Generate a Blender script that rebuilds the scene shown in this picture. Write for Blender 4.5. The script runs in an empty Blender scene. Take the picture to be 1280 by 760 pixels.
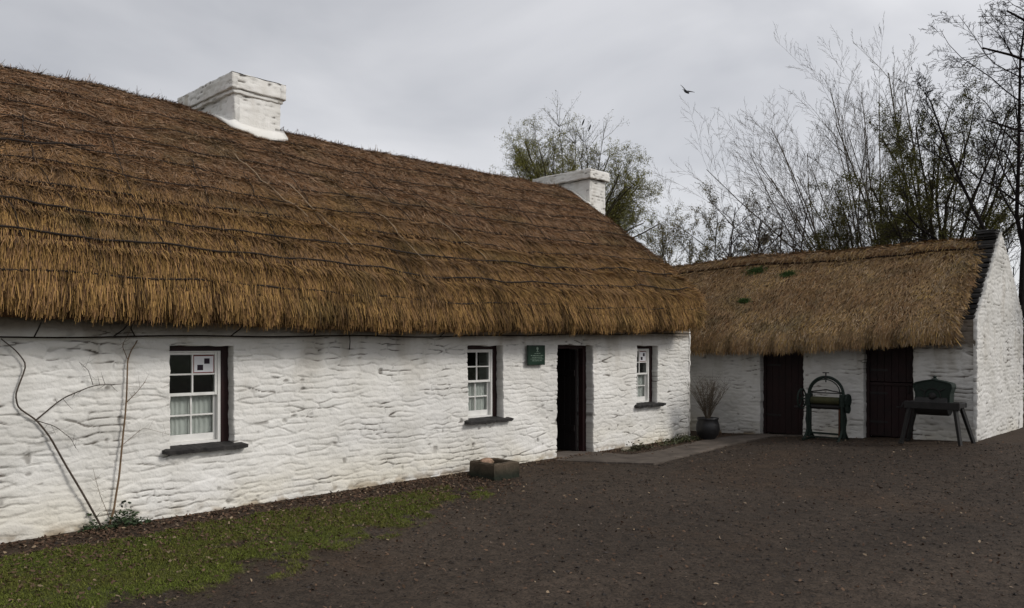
import bpy, math, random
import numpy as np
R = math.radians
C = bpy.context.scene.collection
rng = np.random.default_rng(7)

# ------------------------------------------------------------------ helpers
def vn(x, y, seed=0):
    """value noise 0..1 on arrays"""
    x = np.asarray(x, float); y = np.asarray(y, float)
    xi = np.floor(x).astype(np.int64); yi = np.floor(y).astype(np.int64)
    fx = x - xi; fy = y - yi
    fx = fx * fx * (3 - 2 * fx); fy = fy * fy * (3 - 2 * fy)
    def h(a, b):
        n = (a * 374761393 + b * 668265263 + seed * 982451653) & 0xffffffff
        n = ((n ^ (n >> 13)) * 1274126177) & 0xffffffff
        n = n ^ (n >> 16)
        return (n & 0xffff) / 65535.0
    return (h(xi, yi) * (1 - fx) + h(xi + 1, yi) * fx) * (1 - fy) + (h(xi, yi + 1) * (1 - fx) + h(xi + 1, yi + 1) * fx) * fy
def fbm(x, y, seed=0, o=4):
    s = 0; a = .5; t = 0
    for i in range(o):
        s = s + a * vn(x * 2 ** i, y * 2 ** i, seed + i * 17); t += a; a *= .5
    return s / t
def sm(x, a, b):
    t = np.clip((x - a) / (b - a), 0, 1); return t * t * (3 - 2 * t)

class MB:
    """collects vertices, faces and a vertex colour, links them as one mesh"""
    def __init__(s): s.v = []; s.q = []; s.t = []; s.c = []; s.n = 0
    def add(s, v, q=None, t=None, c=(1, 1, 1)):
        v = np.asarray(v, float).reshape(-1, 3); n = s.n
        if q is not None and len(q): s.q.append(np.asarray(q, np.int64).reshape(-1, 4) + n)
        if t is not None and len(t): s.t.append(np.asarray(t, np.int64).reshape(-1, 3) + n)
        c = np.asarray(c, float)
        if c.ndim == 1: c = np.tile(c, (len(v), 1))
        s.v.append(v); s.c.append(c); s.n += len(v)
        return s
    def box(s, x0, x1, y0, y1, z0, z1, c=(1, 1, 1), bev=.0, j=0, rot=0):
        cx, cy, cz = (x0 + x1) / 2, (y0 + y1) / 2, (z0 + z1) / 2
        hx, hy, hz = abs(x1 - x0) / 2, abs(y1 - y0) / 2, abs(z1 - z0) / 2
        b = min(bev, hx * .45, hy * .45, hz * .45)
        if b <= 0:
            P = [[a * hx, d * hy, e * hz] for a in (-1, 1) for d in (-1, 1) for e in (-1, 1)]
            Q = [[0, 1, 3, 2], [4, 6, 7, 5], [0, 4, 5, 1], [2, 3, 7, 6], [0, 2, 6, 4], [1, 5, 7, 3]]; T = []
        else:
            P = []; 
            for a in (-1, 1):
                for d in (-1, 1):
                    for e in (-1, 1):
                        P += [[a * hx, d * (hy - b), e * (hz - b)], [a * (hx - b), d * hy, e * (hz - b)], [a * (hx - b), d * (hy - b), e * hz]]
            I = lambda a, d, e, k: ((a > 0) * 4 + (d > 0) * 2 + (e > 0)) * 3 + k
            Q = []; T = []
            for a in (-1, 1):
                f = [I(a, -1, -1, 0), I(a, 1, -1, 0), I(a, 1, 1, 0), I(a, -1, 1, 0)]; Q.append(f if a > 0 else f[::-1])
                f = [I(-1, a, -1, 1), I(1, a, -1, 1), I(1, a, 1, 1), I(-1, a, 1, 1)]; Q.append(f[::-1] if a > 0 else f)
                f = [I(-1, -1, a, 2), I(1, -1, a, 2), I(1, 1, a, 2), I(-1, 1, a, 2)]; Q.append(f if a > 0 else f[::-1])
            for a in (-1, 1):
                for d in (-1, 1):
                    Q.append([I(a, d, -1, 0), I(a, d, 1, 0), I(a, d, 1, 1), I(a, d, -1, 1)])
                    Q.append([I(a, -1, d, 0), I(a, 1, d, 0), I(a, 1, d, 2), I(a, -1, d, 2)])
                    Q.append([I(-1, a, d, 1), I(1, a, d, 1), I(1, a, d, 2), I(-1, a, d, 2)])
                    for e in (-1, 1): T.append([I(a, d, e, 0), I(a, d, e, 1), I(a, d, e, 2)])
        P = np.array(P, float)
        if j: P += rng.normal(0, j, P.shape)
        if rot: 
            cr, sr = math.cos(rot), math.sin(rot); P = np.stack([P[:, 0] * cr - P[:, 1] * sr, P[:, 0] * sr + P[:, 1] * cr, P[:, 2]], 1)
        return s.add(P + [cx, cy, cz], Q, T if T else None, c)
    def tube(s, pts, r, n=6, c=(1, 1, 1), cap=True):
        p = np.asarray(pts, float); m = len(p)
        r = np.broadcast_to(np.asarray(r, float), (m,))
        d = np.gradient(p, axis=0); d /= np.linalg.norm(d, axis=1)[:, None] + 1e-9
        up = np.array([0, 0, 1.]) if abs(d[0][2]) < .9 else np.array([1., 0, 0])
        V = []
        a = np.arange(n) * 2 * math.pi / n
        for k in range(m):
            e = np.cross(d[k], up); e /= np.linalg.norm(e) + 1e-9; f = np.cross(e, d[k]); up = f
            V.append(p[k] + r[k] * (np.cos(a)[:, None] * e + np.sin(a)[:, None] * f))
        V = np.concatenate(V); Q = []
        for k in range(m - 1):
            for i in range(n):
                j = (i + 1) % n; Q.append([k * n + i, k * n + j, (k + 1) * n + j, (k + 1) * n + i])
        T = []
        if cap:
            V = np.concatenate([V, [p[0]], [p[-1]]]); A = m * n; B = A + 1
            for i in range(n):
                j = (i + 1) % n; T += [[A, j, i], [B, (m - 1) * n + i, (m - 1) * n + j]]
        return s.add(V, Q, T, c)
    def lathe(s, prof, o, n=24, c=(1, 1, 1), axis='z'):
        V = []
        for r, z in prof:
            for i in range(n):
                a = i * 2 * math.pi / n
                q = [r * math.cos(a), r * math.sin(a), z]
                if axis == 'y': q = [q[0], q[2], q[1]]
                if axis == 'x': q = [q[2], q[0], q[1]]
                V.append([q[0] + o[0], q[1] + o[1], q[2] + o[2]])
        Q = [[k * n + i, k * n + (i + 1) % n, (k + 1) * n + (i + 1) % n, (k + 1) * n + i] for k in range(len(prof) - 1) for i in range(n)]
        return s.add(V, Q, None, c)
    def ico(s, o, r, c=(1, 1, 1), j=.15, sq=(1, 1, 1)):
        import bmesh
        bm = bmesh.new(); bmesh.ops.create_icosphere(bm, subdivisions=2, radius=1)
        v = np.array([x.co[:] for x in bm.verts]); t = [[q.index for q in f.verts] for f in bm.faces]; bm.free()
        v = v * (1 + rng.normal(0, j * .5, (len(v), 1))) * np.array(sq) * r + np.array(o)
        return s.add(v, None, t, c)
    def build(s, name, mat, parent=None, smooth=False, loc=None):
        me = bpy.data.meshes.new(name)
        V = np.concatenate(s.v); Cc = np.concatenate(s.c)
        if loc is not None: V = V - np.array(loc)
        q = np.concatenate(s.q) if s.q else np.zeros((0, 4), np.int64)
        t = np.concatenate(s.t) if s.t else np.zeros((0, 3), np.int64)
        me.vertices.add(len(V)); me.vertices.foreach_set('co', V.astype(np.float32).ravel())
        L = np.concatenate([q.ravel(), t.ravel()])
        me.loops.add(len(L)); me.loops.foreach_set('vertex_index', L.astype(np.int32))
        nf = len(q) + len(t); me.polygons.add(nf)
        st = np.concatenate([np.arange(len(q)) * 4, len(q) * 4 + np.arange(len(t)) * 3])
        me.polygons.foreach_set('loop_start', st.astype(np.int32))
        me.polygons.foreach_set('use_smooth', np.full(nf, bool(smooth)))
        ca = me.color_attributes.new('Col', 'FLOAT_COLOR', 'POINT')
        ca.data.foreach_set('color', np.concatenate([Cc, np.ones((len(Cc), 1))], 1).astype(np.float32).ravel())
        me.update(calc_edges=True); me.validate()
        me.materials.append(mat)
        o = bpy.data.objects.new(name, me); C.objects.link(o)
        if loc is not None: o.location = loc
        if parent is not None: o.parent = parent
        return o
def tag(o, label=None, cat=None, group=None, kind=None):
    if label: o['label'] = label
    if cat: o['category'] = cat
    if group: o['group'] = group
    if kind: o['kind'] = kind
    return o
def thing(name, label, cat, group=None):
    o = bpy.data.objects.new(name, None); C.objects.link(o); o.empty_display_size = .2
    return tag(o, label, cat, group)

# ------------------------------------------------------------------ materials
def mat(name, col=None, rough=.8, vcol=False, noise=None, bump=0, bscale=40, spec=.3, metal=0, island=0, nscale=4, dirt=None):
    m = bpy.data.materials.new(name); m.use_nodes = True; nt = m.node_tree; N = nt.nodes; L = nt.links
    b = N['Principled BSDF']; b.inputs['Roughness'].default_value = rough; b.inputs['Specular IOR Level'].default_value = spec; b.inputs['Metallic'].default_value = metal
    src = None
    tc = N.new('ShaderNodeTexCoord')
    if vcol:
        a = N.new('ShaderNodeVertexColor'); a.layer_name = 'Col'; src = a.outputs['Color']
    if noise:
        n = N.new('ShaderNodeTexNoise'); n.inputs['Scale'].default_value = nscale; n.inputs['Detail'].default_value = 8; n.inputs['Roughness'].default_value = .62
        L.new(tc.outputs['Object'], n.inputs['Vector'])
        r = N.new('ShaderNodeValToRGB'); r.color_ramp.elements[0].position = .3; r.color_ramp.elements[1].position = .7
        r.color_ramp.elements[0].color = (*noise[0], 1); r.color_ramp.elements[1].color = (*noise[1], 1)
        L.new(n.outputs['Fac'], r.inputs['Fac'])
        if src is not None:
            x = N.new('ShaderNodeMix'); x.data_type = 'RGBA'; x.blend_type = 'MULTIPLY'; x.inputs[0].default_value = 1
            L.new(src, x.inputs[6]); L.new(r.outputs['Color'], x.inputs[7]); src = x.outputs[2]
        else: src = r.outputs['Color']
    if island:
        g = N.new('ShaderNodeNewGeometry'); mr = N.new('ShaderNodeMapRange'); mr.inputs[3].default_value = 1 - island; mr.inputs[4].default_value = 1 + island
        L.new(g.outputs['Random Per Island'], mr.inputs[0])
        x = N.new('ShaderNodeMix'); x.data_type = 'RGBA'; x.blend_type = 'MULTIPLY'; x.inputs[0].default_value = 1
        if src is not None: L.new(src, x.inputs[6])
        else: x.inputs[6].default_value = (*col, 1)
        L.new(mr.outputs[0], x.inputs[7]); src = x.outputs[2]
    if src is not None: L.new(src, b.inputs['Base Color'])
    else: b.inputs['Base Color'].default_value = (*col, 1)
    if bump:
        n2 = N.new('ShaderNodeTexNoise'); n2.inputs['Scale'].default_value = bscale; n2.inputs['Detail'].default_value = 6
        L.new(tc.outputs['Object'], n2.inputs['Vector'])
        bp = N.new('ShaderNodeBump'); bp.inputs['Strength'].default_value = bump; bp.inputs['Distance'].default_value = .01
        L.new(n2.outputs['Fac'], bp.inputs['Height']); L.new(bp.outputs['Normal'], b.inputs['Normal'])
    return m
M = {}
M['white'] = mat('whitewash', vcol=True, noise=((.80, .79, .76), (1, 1, 1)), nscale=1.7, bump=.55, bscale=45, rough=.9, spec=.15)
M['thatch'] = mat('thatch_straw', vcol=True, island=.44, rough=.75, spec=.12)
M['thatch_base'] = mat('thatch_core', vcol=True, noise=((.5, .5, .5), (1, 1, 1)), nscale=25, rough=1, spec=.05, bump=1, bscale=60)
M['rope'] = mat('rope_tarred', (.018, .013, .010), .9)
M['rod'] = mat('hazel_rod', (.30, .22, .14), .7)
M['maroon'] = mat('maroon_paint', noise=((.012, .0035, .0035), (.024, .006, .006)), nscale=6, rough=.55, bump=.2)
M['door_dark'] = mat('old_maroon_door', noise=((.006, .0016, .0016), (.015, .0036, .0036)), nscale=5, rough=.7, bump=.3)
M['leaf_dark'] = mat('dark_door_paint', (.007, .004, .004), .7)
M['sash'] = mat('white_gloss_paint', noise=((.62, .61, .58), (.76, .75, .72)), nscale=9, rough=.45)
M['slate'] = mat('slate_stone', noise=((.016, .015, .015), (.045, .042, .04)), nscale=7, rough=.8, bump=.6, bscale=30)
M['dark'] = mat('room_shade_black', (.012, .010, .009), 1)  # near black: the darkness of the unlit room is put into this colour
M['curtain'] = mat('lace_curtain', noise=((.66, .66, .64), (.85, .84, .81)), nscale=5, rough=.95, bump=.3)
M['paper'] = mat('white_card', vcol=True, rough=.7)
M['green_sign'] = mat('green_enamel', noise=((.006, .022, .013), (.012, .034, .020)), nscale=5, rough=.4)
M['sign_letters'] = mat('pale_lettering', (.23, .30, .24), .6)
M['iron_green'] = mat('green_cast_iron', noise=((.0035, .008, .006), (.008, .018, .012)), nscale=14, rough=.7, bump=.3)
M['iron_black'] = mat('black_iron', noise=((.006, .006, .006), (.016, .014, .013)), nscale=12, rough=.55, bump=.3)
M['iron_rust'] = mat('rusty_iron', noise=((.03, .012, .007), (.09, .035, .018)), nscale=14, rough=.9, bump=.5)
M['roller'] = mat('mossy_wood', noise=((.020, .022, .008), (.048, .044, .016)), nscale=9, rough=.85, bump=.4)
M['stone'] = mat('mossy_stone', vcol=True, noise=((.35, .38, .33), (1, 1, 1)), nscale=7, rough=.95, bump=.9, bscale=35)
M['slab'] = mat('path_concrete', vcol=True, noise=((.5, .48, .46), (1.15, 1.1, 1.05)), nscale=3, rough=.9, bump=.5, bscale=60, spec=.1)
M['leaf'] = mat('dead_leaves', vcol=True, island=.3, rough=.8)
M['peb'] = mat('gravel_stones', vcol=True, island=.45, rough=.8, spec=.1)
M['grassb'] = mat('grass_blades', vcol=True, island=.3, rough=.7, spec=.1)
M['weed'] = mat('weed_leaves', vcol=True, island=.3, rough=.6)
M['vine'] = mat('vine_stem', vcol=True, noise=((.5, .5, .5), (1, 1, 1)), nscale=9, rough=.85, bump=.4)
M['bark'] = mat('bark', vcol=True, noise=((.55, .55, .55), (1, 1, 1)), nscale=3, rough=.95, spec=.1)
M['bird'] = mat('black_feathers', (.008, .008, .009), .6)
M['pot'] = mat('dark_glazed_pot', noise=((.008, .008, .009), (.02, .019, .019)), nscale=8, rough=.4, bump=.2)
M['soil'] = mat('soil', (.02, .014, .01), 1, bump=1)
# glass: clear pane that mirrors the sky at a slant
m = bpy.data.materials.new('window_glass'); m.use_nodes = True; nt = m.node_tree; nt.nodes.clear()
out = nt.nodes.new('ShaderNodeOutputMaterial'); mx = nt.nodes.new('ShaderNodeMixShader'); tr = nt.nodes.new('ShaderNodeBsdfTransparent'); gl = nt.nodes.new('ShaderNodeBsdfGlossy'); lw = nt.nodes.new('ShaderNodeLayerWeight'); pw = nt.nodes.new('ShaderNodeMath'); fr = nt.nodes.new('ShaderNodeMath')
tr.inputs[0].default_value = (.82, .84, .83, 1); gl.inputs['Roughness'].default_value = .03; lw.inputs[0].default_value = .5; pw.operation = 'POWER'; pw.inputs[1].default_value = 4; fr.operation = 'MULTIPLY_ADD'; fr.inputs[1].default_value = .6; fr.inputs[2].default_value = .035; nt.links.new(lw.outputs['Facing'], pw.inputs[0]); nt.links.new(pw.outputs[0], fr.inputs[0])
nt.links.new(fr.outputs[0], mx.inputs[0]); nt.links.new(tr.outputs[0], mx.inputs[1]); nt.links.new(gl.outputs[0], mx.inputs[2]); nt.links.new(mx.outputs[0], out.inputs[0]); M['glass'] = m

# ------------------------------------------------------------------ ground
def gz(x, y):
    x = np.asarray(x, float); y = np.asarray(y, float)
    return .05 * np.clip(-y, 0, 5.5) * sm(x, 7.5, 12.2) * (1 - sm(x, 20, 40))
xl = np.concatenate([[-400, -150, -60, -25, -12, -7, -5], np.arange(-3, 16.5, .03), [17, 18, 20, 24, 30, 45, 80, 180, 400]])
yl = np.concatenate([[-400, -150, -60, -30, -18, -13, -11], np.arange(-9.3, 1.2, .03), [1.5, 2.5, 4, 7, 12, 20, 40, 90, 200, 400]])
X, Y = np.meshgrid(xl, yl, indexing='ij')
n = fbm(X * 1.3, Y * 1.3, 3); n2 = fbm(X * 5, Y * 5, 9); n3 = fbm(X * 16, Y * 16, 12, 3)
# grass patch: between the wall bed and the tarmac
edge = np.interp(X, [-3, 0, 1.0, 1.8, 3, 4, 4.8, 5.4], [-2.1, -2.25, -2.3, -2.05, -1.65, -1.3, -1.0, -.8])
bed = np.interp(X, [-3, 0, 2, 5], [-.62, -.58, -.52, -.72])
gr = sm(Y, edge - .55, edge + .45 ) * (1 - sm(Y, bed - .12, bed + .10)) * (1 - sm(X, 3.6, 5.2))
gr = sm(gr * .96 + (n2 - .5) * 1.7 + (n - .5) * 1.3 + (n3 - .5) * .7, .25, .80) * (gr > .02)
gr[(Y > .1) | (Y < -4)] = 0
dirtm = sm(Y, -1.1 - .5 * n, -.35) * (1 - sm(Y, 2, 4))                       # bare soil by the wall
dirt4 = sm(fbm(X * .8, Y * .8, 44, 5), .54, .70) * .75
dirt2 = sm(n2 * .7 + n * .6, .58, .85) * (sm(Y, edge - .9, edge)) * (X < 7)
dirt3 = sm(X, 10.2 + 1.2 * n, 12) * .7
dd = np.clip(np.maximum(np.maximum(dirtm, dirt2), np.maximum(dirt3, dirt4)), 0, 1)
tar = np.array([.040, .0295, .0215]); soil = np.array([.043, .029, .0190]); grass = np.array([.046, .062, .012]); moss = np.array([.072, .062, .020])
far = np.array([.04, .055, .02])
blot = fbm(X * .45 + 3, Y * .45, 71, 4)[..., None]; trk = (np.exp(-((Y + 4.1 + .12 * X + .5 * (n - .5)) / .35) ** 2) + np.exp(-((Y + 5.6 + .12 * X + .5 * (n - .5)) / .35) ** 2))[..., None]
col = tar * (.60 + .80 * n3[..., None]) * (.62 + .75 * blot) * (1 + .16 * trk)
col = col * (1 - dd[..., None]) + soil * (.6 + .8 * n2[..., None]) * dd[..., None]
gc = grass * (1 - n2[..., None]) * 1.2 + moss * n2[..., None]
col = col * (1 - gr[..., None]) + gc * gr[..., None]
fm = np.maximum(sm(np.hypot(X - 5, Y + 4), 16, 26), sm(Y, 5, 9) * 1.0)
col = col * (1 - fm[..., None]) + far * fm[..., None]
Z = gz(X, Y) + (n3 - .5) * .014 * (1 - fm) + (n - .5) * .03 * sm(-Y, .3, 1.5) * (np.abs(X) < 17) * (Y > -9.3) + gr * .012 + dirtm * .02
Z = np.where((X > -3) & (X < 16.4) & (Y > -9.3) & (Y < 1.1), Z, gz(X, Y))
ni, nj = X.shape; I = np.arange(ni * nj).reshape(ni, nj)
Q = np.stack([I[:-1, :-1], I[1:, :-1], I[1:, 1:], I[:-1, 1:]], -1).reshape(-1, 4)
gm = mat('ground_tarmac', vcol=True, rough=.8, spec=.15, bump=.9, bscale=90)
nt = gm.node_tree; b = nt.nodes['Principled BSDF']
vo = nt.nodes.new('ShaderNodeTexVoronoi'); vo.inputs['Scale'].default_value = 65; tcn = nt.nodes.new('ShaderNodeTexCoord'); nt.links.new(tcn.outputs['Object'], vo.inputs['Vector'])
mr = nt.nodes.new('ShaderNodeSeparateColor'); nt.links.new(vo.outputs['Color'], mr.inputs[0]); mp = nt.nodes.new('ShaderNodeMapRange'); mp.inputs[3].default_value = .55; mp.inputs[4].default_value = 1.5; nt.links.new(mr.outputs[0], mp.inputs[0])
mxn = nt.nodes.new('ShaderNodeMix'); mxn.data_type = 'RGBA'; mxn.blend_type = 'MULTIPLY'; mxn.inputs[0].default_value = 1
nt.links.new(b.inputs['Base Color'].links[0].from_socket, mxn.inputs[6]); nt.links.new(mp.outputs[0], mxn.inputs[7]); nt.links.new(mxn.outputs[2], b.inputs['Base Color'])
tag(MB().add(np.stack([X, Y, Z], -1).reshape(-1, 3), Q, None, col.reshape(-1, 3)).build('ground', gm, smooth=True), kind='structure')

# ------------------------------------------------------------------ masonry
def h2(i, j, k):
    n = (i * 374761393 + j * 668265263 + k * 982451653) & 0xffffffff
    n = ((n ^ (n >> 13)) * 1274126177) & 0xffffffff; n = n ^ (n >> 16); return (n & 0xffff) / 65535.0
def rubble(U, V, seed, sc=1.0, rough=1.0):
    """depth map of whitewashed rubble: flat irregular stones in rough courses; returns displacement, dirt 0..1"""
    A, Bh = .225 * sc, .066 * sc
    Uw = U + .030 * sc * (vn(U * 5 / sc, V * 11 / sc, seed + 1) - .5) + .10 * (vn(U * .8, V * 1.5, seed + 4) - .5)
    Vw = V + .045 * sc * (vn(U * .8 / sc, V * .7 / sc, seed) - .5) + .013 * sc * (vn(U * 5 / sc, V * 4 / sc, seed + 2) - .5) + .008 * sc * (vn(U * 16 / sc, V * 16 / sc, seed + 3) - .5)
    p = Uw / A; q = Vw / Bh; pi = np.floor(p).astype(np.int64); qi = np.floor(q).astype(np.int64)
    F1 = np.full(U.shape, 1e9); F2 = F1.copy(); x1 = np.zeros_like(U); y1 = x1.copy(); x2 = x1.copy(); y2 = x1.copy(); id1 = x1.copy(); idb = x1.copy(); idc = x1.copy()
    for dj in (-2, -1, 0, 1, 2):
        for di in (-2, -1, 0, 1, 2):
            a = pi + di; b = qi + dj
            sx_ = a + .5 * (b & 1) + .10 + .80 * h2(a, b, seed) - .25; sy_ = b + .5 + .34 * (h2(a, b, seed + 1) - .5)
            wgt = np.where(h2(a, b, seed + 2) < .20, 1.1, 0) + .22 * (h2(a, b, seed + 6) - .5)
            dx = np.abs(p - sx_) * .92; dy = np.abs(q - sy_); d = (dx ** 4.5 + dy ** 4.5) ** (1 / 4.5) + wgt
            m1 = d < F1; m2 = (~m1) & (d < F2)
            F2 = np.where(m1, F1, np.where(m2, d, F2)); x2 = np.where(m1, x1, np.where(m2, sx_, x2)); y2 = np.where(m1, y1, np.where(m2, sy_, y2))
            F1 = np.where(m1, d, F1); x1 = np.where(m1, sx_, x1); y1 = np.where(m1, sy_, y1)
            id1 = np.where(m1, h2(a, b, seed + 3), id1); idb = np.where(m1, h2(a, b, seed + 4), idb); idc = np.where(m1, h2(a, b, seed + 5), idc)
    e = (F2 - F1) * Bh * .5                                        # metres to the joint, roughly
    hor = sm(np.abs(y2 - y1) - np.abs(x2 - x1) * .8, -.3, .3)      # 1 on bed joints, 0 on upright joints
    e = e * (1 + 1.2 * (1 - hor))
    opn = sm(fbm(U * 3.0 / sc, V * 7 / sc, seed + 5, 3), .36, .68)
    w = (.0034 + .0035 * vn(U * 4, V * 8, seed + 8)) * sc
    j = np.exp(-(e / w) ** 2) * (.35 + .65 * hor) * (.15 + .85 * opn)
    lowedge = hor * (q > y1) * 0 + hor
    disp = (id1 - .5) * .0085 + (idb - .40) * .065 * (q - y1) * Bh + (idc - .5) * .03 * (p - x1) * A
    disp *= rough
    disp -= (.0155 * j + .0022 * np.exp(-(e / (.014 * sc)) ** 2)) * rough
    disp += (fbm(U * 13, V * 22, seed + 11, 4) - .5) * .013 * rough + (fbm(U * 1.1, V * 1.1, seed + 21, 3) - .5) * .05
    pit = sm(vn(U * 9, V * 20, seed + 31), .86, .95) * sm(vn(U * 1.4, V * 1.9, seed + 33), .45, .7)
    disp -= pit * .012
    crack = sm(fbm(U * 2.4, V * 4.0, seed + 41, 3), .46, .66)
    return disp, np.clip(j ** 1.5 * (.25 + crack) * 1.25 + pit * .6, 0, 1)

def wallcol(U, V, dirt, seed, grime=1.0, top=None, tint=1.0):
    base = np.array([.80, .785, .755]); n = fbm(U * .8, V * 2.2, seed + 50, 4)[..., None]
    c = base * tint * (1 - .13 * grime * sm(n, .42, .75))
    st = sm(fbm(U * 5, V * 1.1, seed + 51), .5, .78)[..., None] * .25 * grime * sm(V, .9, 2.0)[..., None]     # run-down streaks from the eave
    c = c * (1 - st * np.array([.8, .9, 1.05]))
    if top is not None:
        tg = sm(V - top + .10 * (fbm(U * 2.5, V, seed + 57) - .5), -.16, .02)[..., None]  # grey grime plus painted eave shade along the wall top
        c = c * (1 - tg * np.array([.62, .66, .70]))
    yb = (1 - sm(V, .02, .45 + .2))[..., None] * sm(fbm(U * 1.3, V * 2, seed + 52), .35, .7)[..., None]
    c = c * (1 - yb * np.array([.05, .08, .16]) * grime)
    sp = (1 - sm(V, .0, .16))[..., None] * sm(fbm(U * 7, V * 9, seed + 53), .42, .62)[..., None]        # mud splashed at the foot
    c = c * (1 - sp * np.array([.45, .52, .60]) * grime)
    c = c * (1 - dirt[..., None]) + np.array([.10, .085, .07]) * dirt[..., None]
    return c

def panel(mb, u0, u1, v0, v1, res, pos, seed, keep=None, rings=(.03, .07, .11, .16, .5), sc=1.0, rough=1.0, grime=1.0, uoff=0, jit=.009, col=None, top=None, tint=1.0):
    nu = max(2, int(round((u1 - u0) / res))) + 1; nv = max(2, int(round((v1 - v0) / res))) + 1
    us = np.linspace(u0, u1, nu); vs = np.linspace(v0, v1, nv)
    U, V = np.meshgrid(us, vs, indexing='ij')
    disp, dirt = rubble(U + uoff, V, seed, sc, rough)
    c = wallcol(U + uoff, V, dirt, seed, grime, top, tint)
    if col is not None: c = c * 0 + np.array(col) * (1 - .6 * dirt[..., None])
    ju = (vn(U * 3, V * 14, seed + 61) - .5) * 2 * jit + (vn(U * 9, V * 30, seed + 62) - .5) * jit; jv = (vn(U * 10, V * 3, seed + 63) - .5) * 2 * jit
    I = np.arange(nu * nv).reshape(nu, nv)
    uc = (us[:-1] + us[1:]) / 2; vc = (vs[:-1] + vs[1:]) / 2; UC, VC = np.meshgrid(uc, vc, indexing='ij')
    kp = np.ones(UC.shape, bool) if keep is None else keep(UC, VC)
    Q = np.stack([I[:-1, :-1], I[1:, :-1], I[1:, 1:], I[:-1, 1:]], -1)[kp]
    Uj = (U + ju).ravel(); Vj = (V + jv).ravel(); D = disp.ravel()
    P = pos(Uj, Vj, D); cc = c.reshape(-1, 3)
    used = np.zeros(nu * nv, bool); used[Q.ravel()] = True
    E = np.concatenate([Q[:, [0, 1]], Q[:, [1, 2]], Q[:, [2, 3]], Q[:, [3, 0]]])
    key = np.minimum(E[:, 0], E[:, 1]) * (nu * nv) + np.maximum(E[:, 0], E[:, 1])
    _, inv, cnt = np.unique(key, return_inverse=True, return_counts=True)
    B = E[cnt[inv.ravel()] == 1]
    bv = np.unique(B); remap = -np.ones(nu * nv, np.int64); remap[bv] = np.arange(len(bv))
    allP = [P]; allC = [cc]; base = len(P); faces = [Q]; prev = None
    for k, d in enumerate(rings):
        nzu = (vn(Vj[bv] * 12 + Uj[bv] * 3, np.full(len(bv), d * 30), seed + 70) - .5) * .016 * rough
        allP.append(pos(Uj[bv] + nzu * 0.6, Vj[bv] + nzu * .6, np.full(len(bv), -d) + D[bv] * (.5 if k == 0 else 0))); allC.append(cc[bv] * (.86 if k else .95))
        a, bb = B[:, 0], B[:, 1]
        if prev is None: fa = np.stack([bb, a, remap[a] + base, remap[bb] + base], 1)
        else: fa = np.stack([remap[bb] + prev, remap[a] + prev, remap[a] + base, remap[bb] + base], 1)
        faces.append(fa); prev = base; base += len(bv)
    AP = np.concatenate(allP); AC = np.concatenate(allC); F = np.concatenate(faces)
    us_ = np.zeros(len(AP), bool); us_[F.ravel()] = True; rm = np.cumsum(us_) - 1
    mb.add(AP[us_], rm[F], None, AC[us_])
def holes(hs):
    def f(u, v):
        k = np.ones(u.shape, bool)
        for a, b, c, d in hs: k &= ~((u > a) & (u < b) & (v > c) & (v < d))
        return k
    return f
# the four ways a wall can face
def south(y): return lambda u, v, d: np.stack([u, y - d, v], -1)
def west(x): return lambda u, v, d: np.stack([x - d, -u, v], -1)
def east(x): return lambda u, v, d: np.stack([x + d, u, v], -1)
def north(y): return lambda u, v, d: np.stack([-u, y + d, v], -1)

# ------------------------------------------------------------------ cottage
cot = thing('thatched_cottage', 'long whitewashed stone cottage with a deep thatched roof and two white chimneys', 'cottage')
WIN = [(1.48, 2.16, .70, 1.75), (5.58, 6.25, .71, 1.75), (9.55, 10.19, .72, 1.75)]
DOOR = (7.45, 8.34, -.2, 1.76)
mb = MB(); XE = 11.27
def eavez(s): return np.interp(s, [-5, 0, 2.5, 5, 8, 11.3], [.10, .07, .01, -.02, .01, .09])
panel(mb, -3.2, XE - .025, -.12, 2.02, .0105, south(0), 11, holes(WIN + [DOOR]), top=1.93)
mb.build('front_wall', M['white'], cot, smooth=True)
def gabkeep(u, v): return v < 2.1 + np.minimum((u + .1) * .83, (6.0 - u) * .83)
mb = MB(); panel(mb, .004, 5.9, -.12, 4.6, .04, east(XE), 12, gabkeep, rings=(.04,)); mb.build('gable_wall', M['white'], cot, smooth=True)
mb = MB(); panel(mb, -5.9, 0, -.12, 4.6, .05, west(-3.2), 13, lambda u, v: gabkeep(-u, v), rings=(.03, .4)); mb.build('gable_wall', M['white'], cot, smooth=True)
mb = MB(); panel(mb, -XE, 3.2, -.12, 2.1, .05, north(5.9), 14, rings=(.03, .4)); mb.build('back_wall', M['white'], cot, smooth=True)
mb = MB()
mb.box(-3, 11, 1.55, 1.62, -.1, 2.3); mb.box(-3, 11, .45, 1.55, 2.02, 2.06); mb.box(3.2, 3.28, .5, 1.6, -.1, 2.3); mb.box(9.0, 9.08, .5, 1.6, -.1, 2.3)  # inner walls and ceiling added so the doorway reads dark
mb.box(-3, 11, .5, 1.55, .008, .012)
tag(mb.build('dark_interior_liner', M['dark'], cot), 'added near black inner wall and ceiling, standing for the dark behind the open door')

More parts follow.
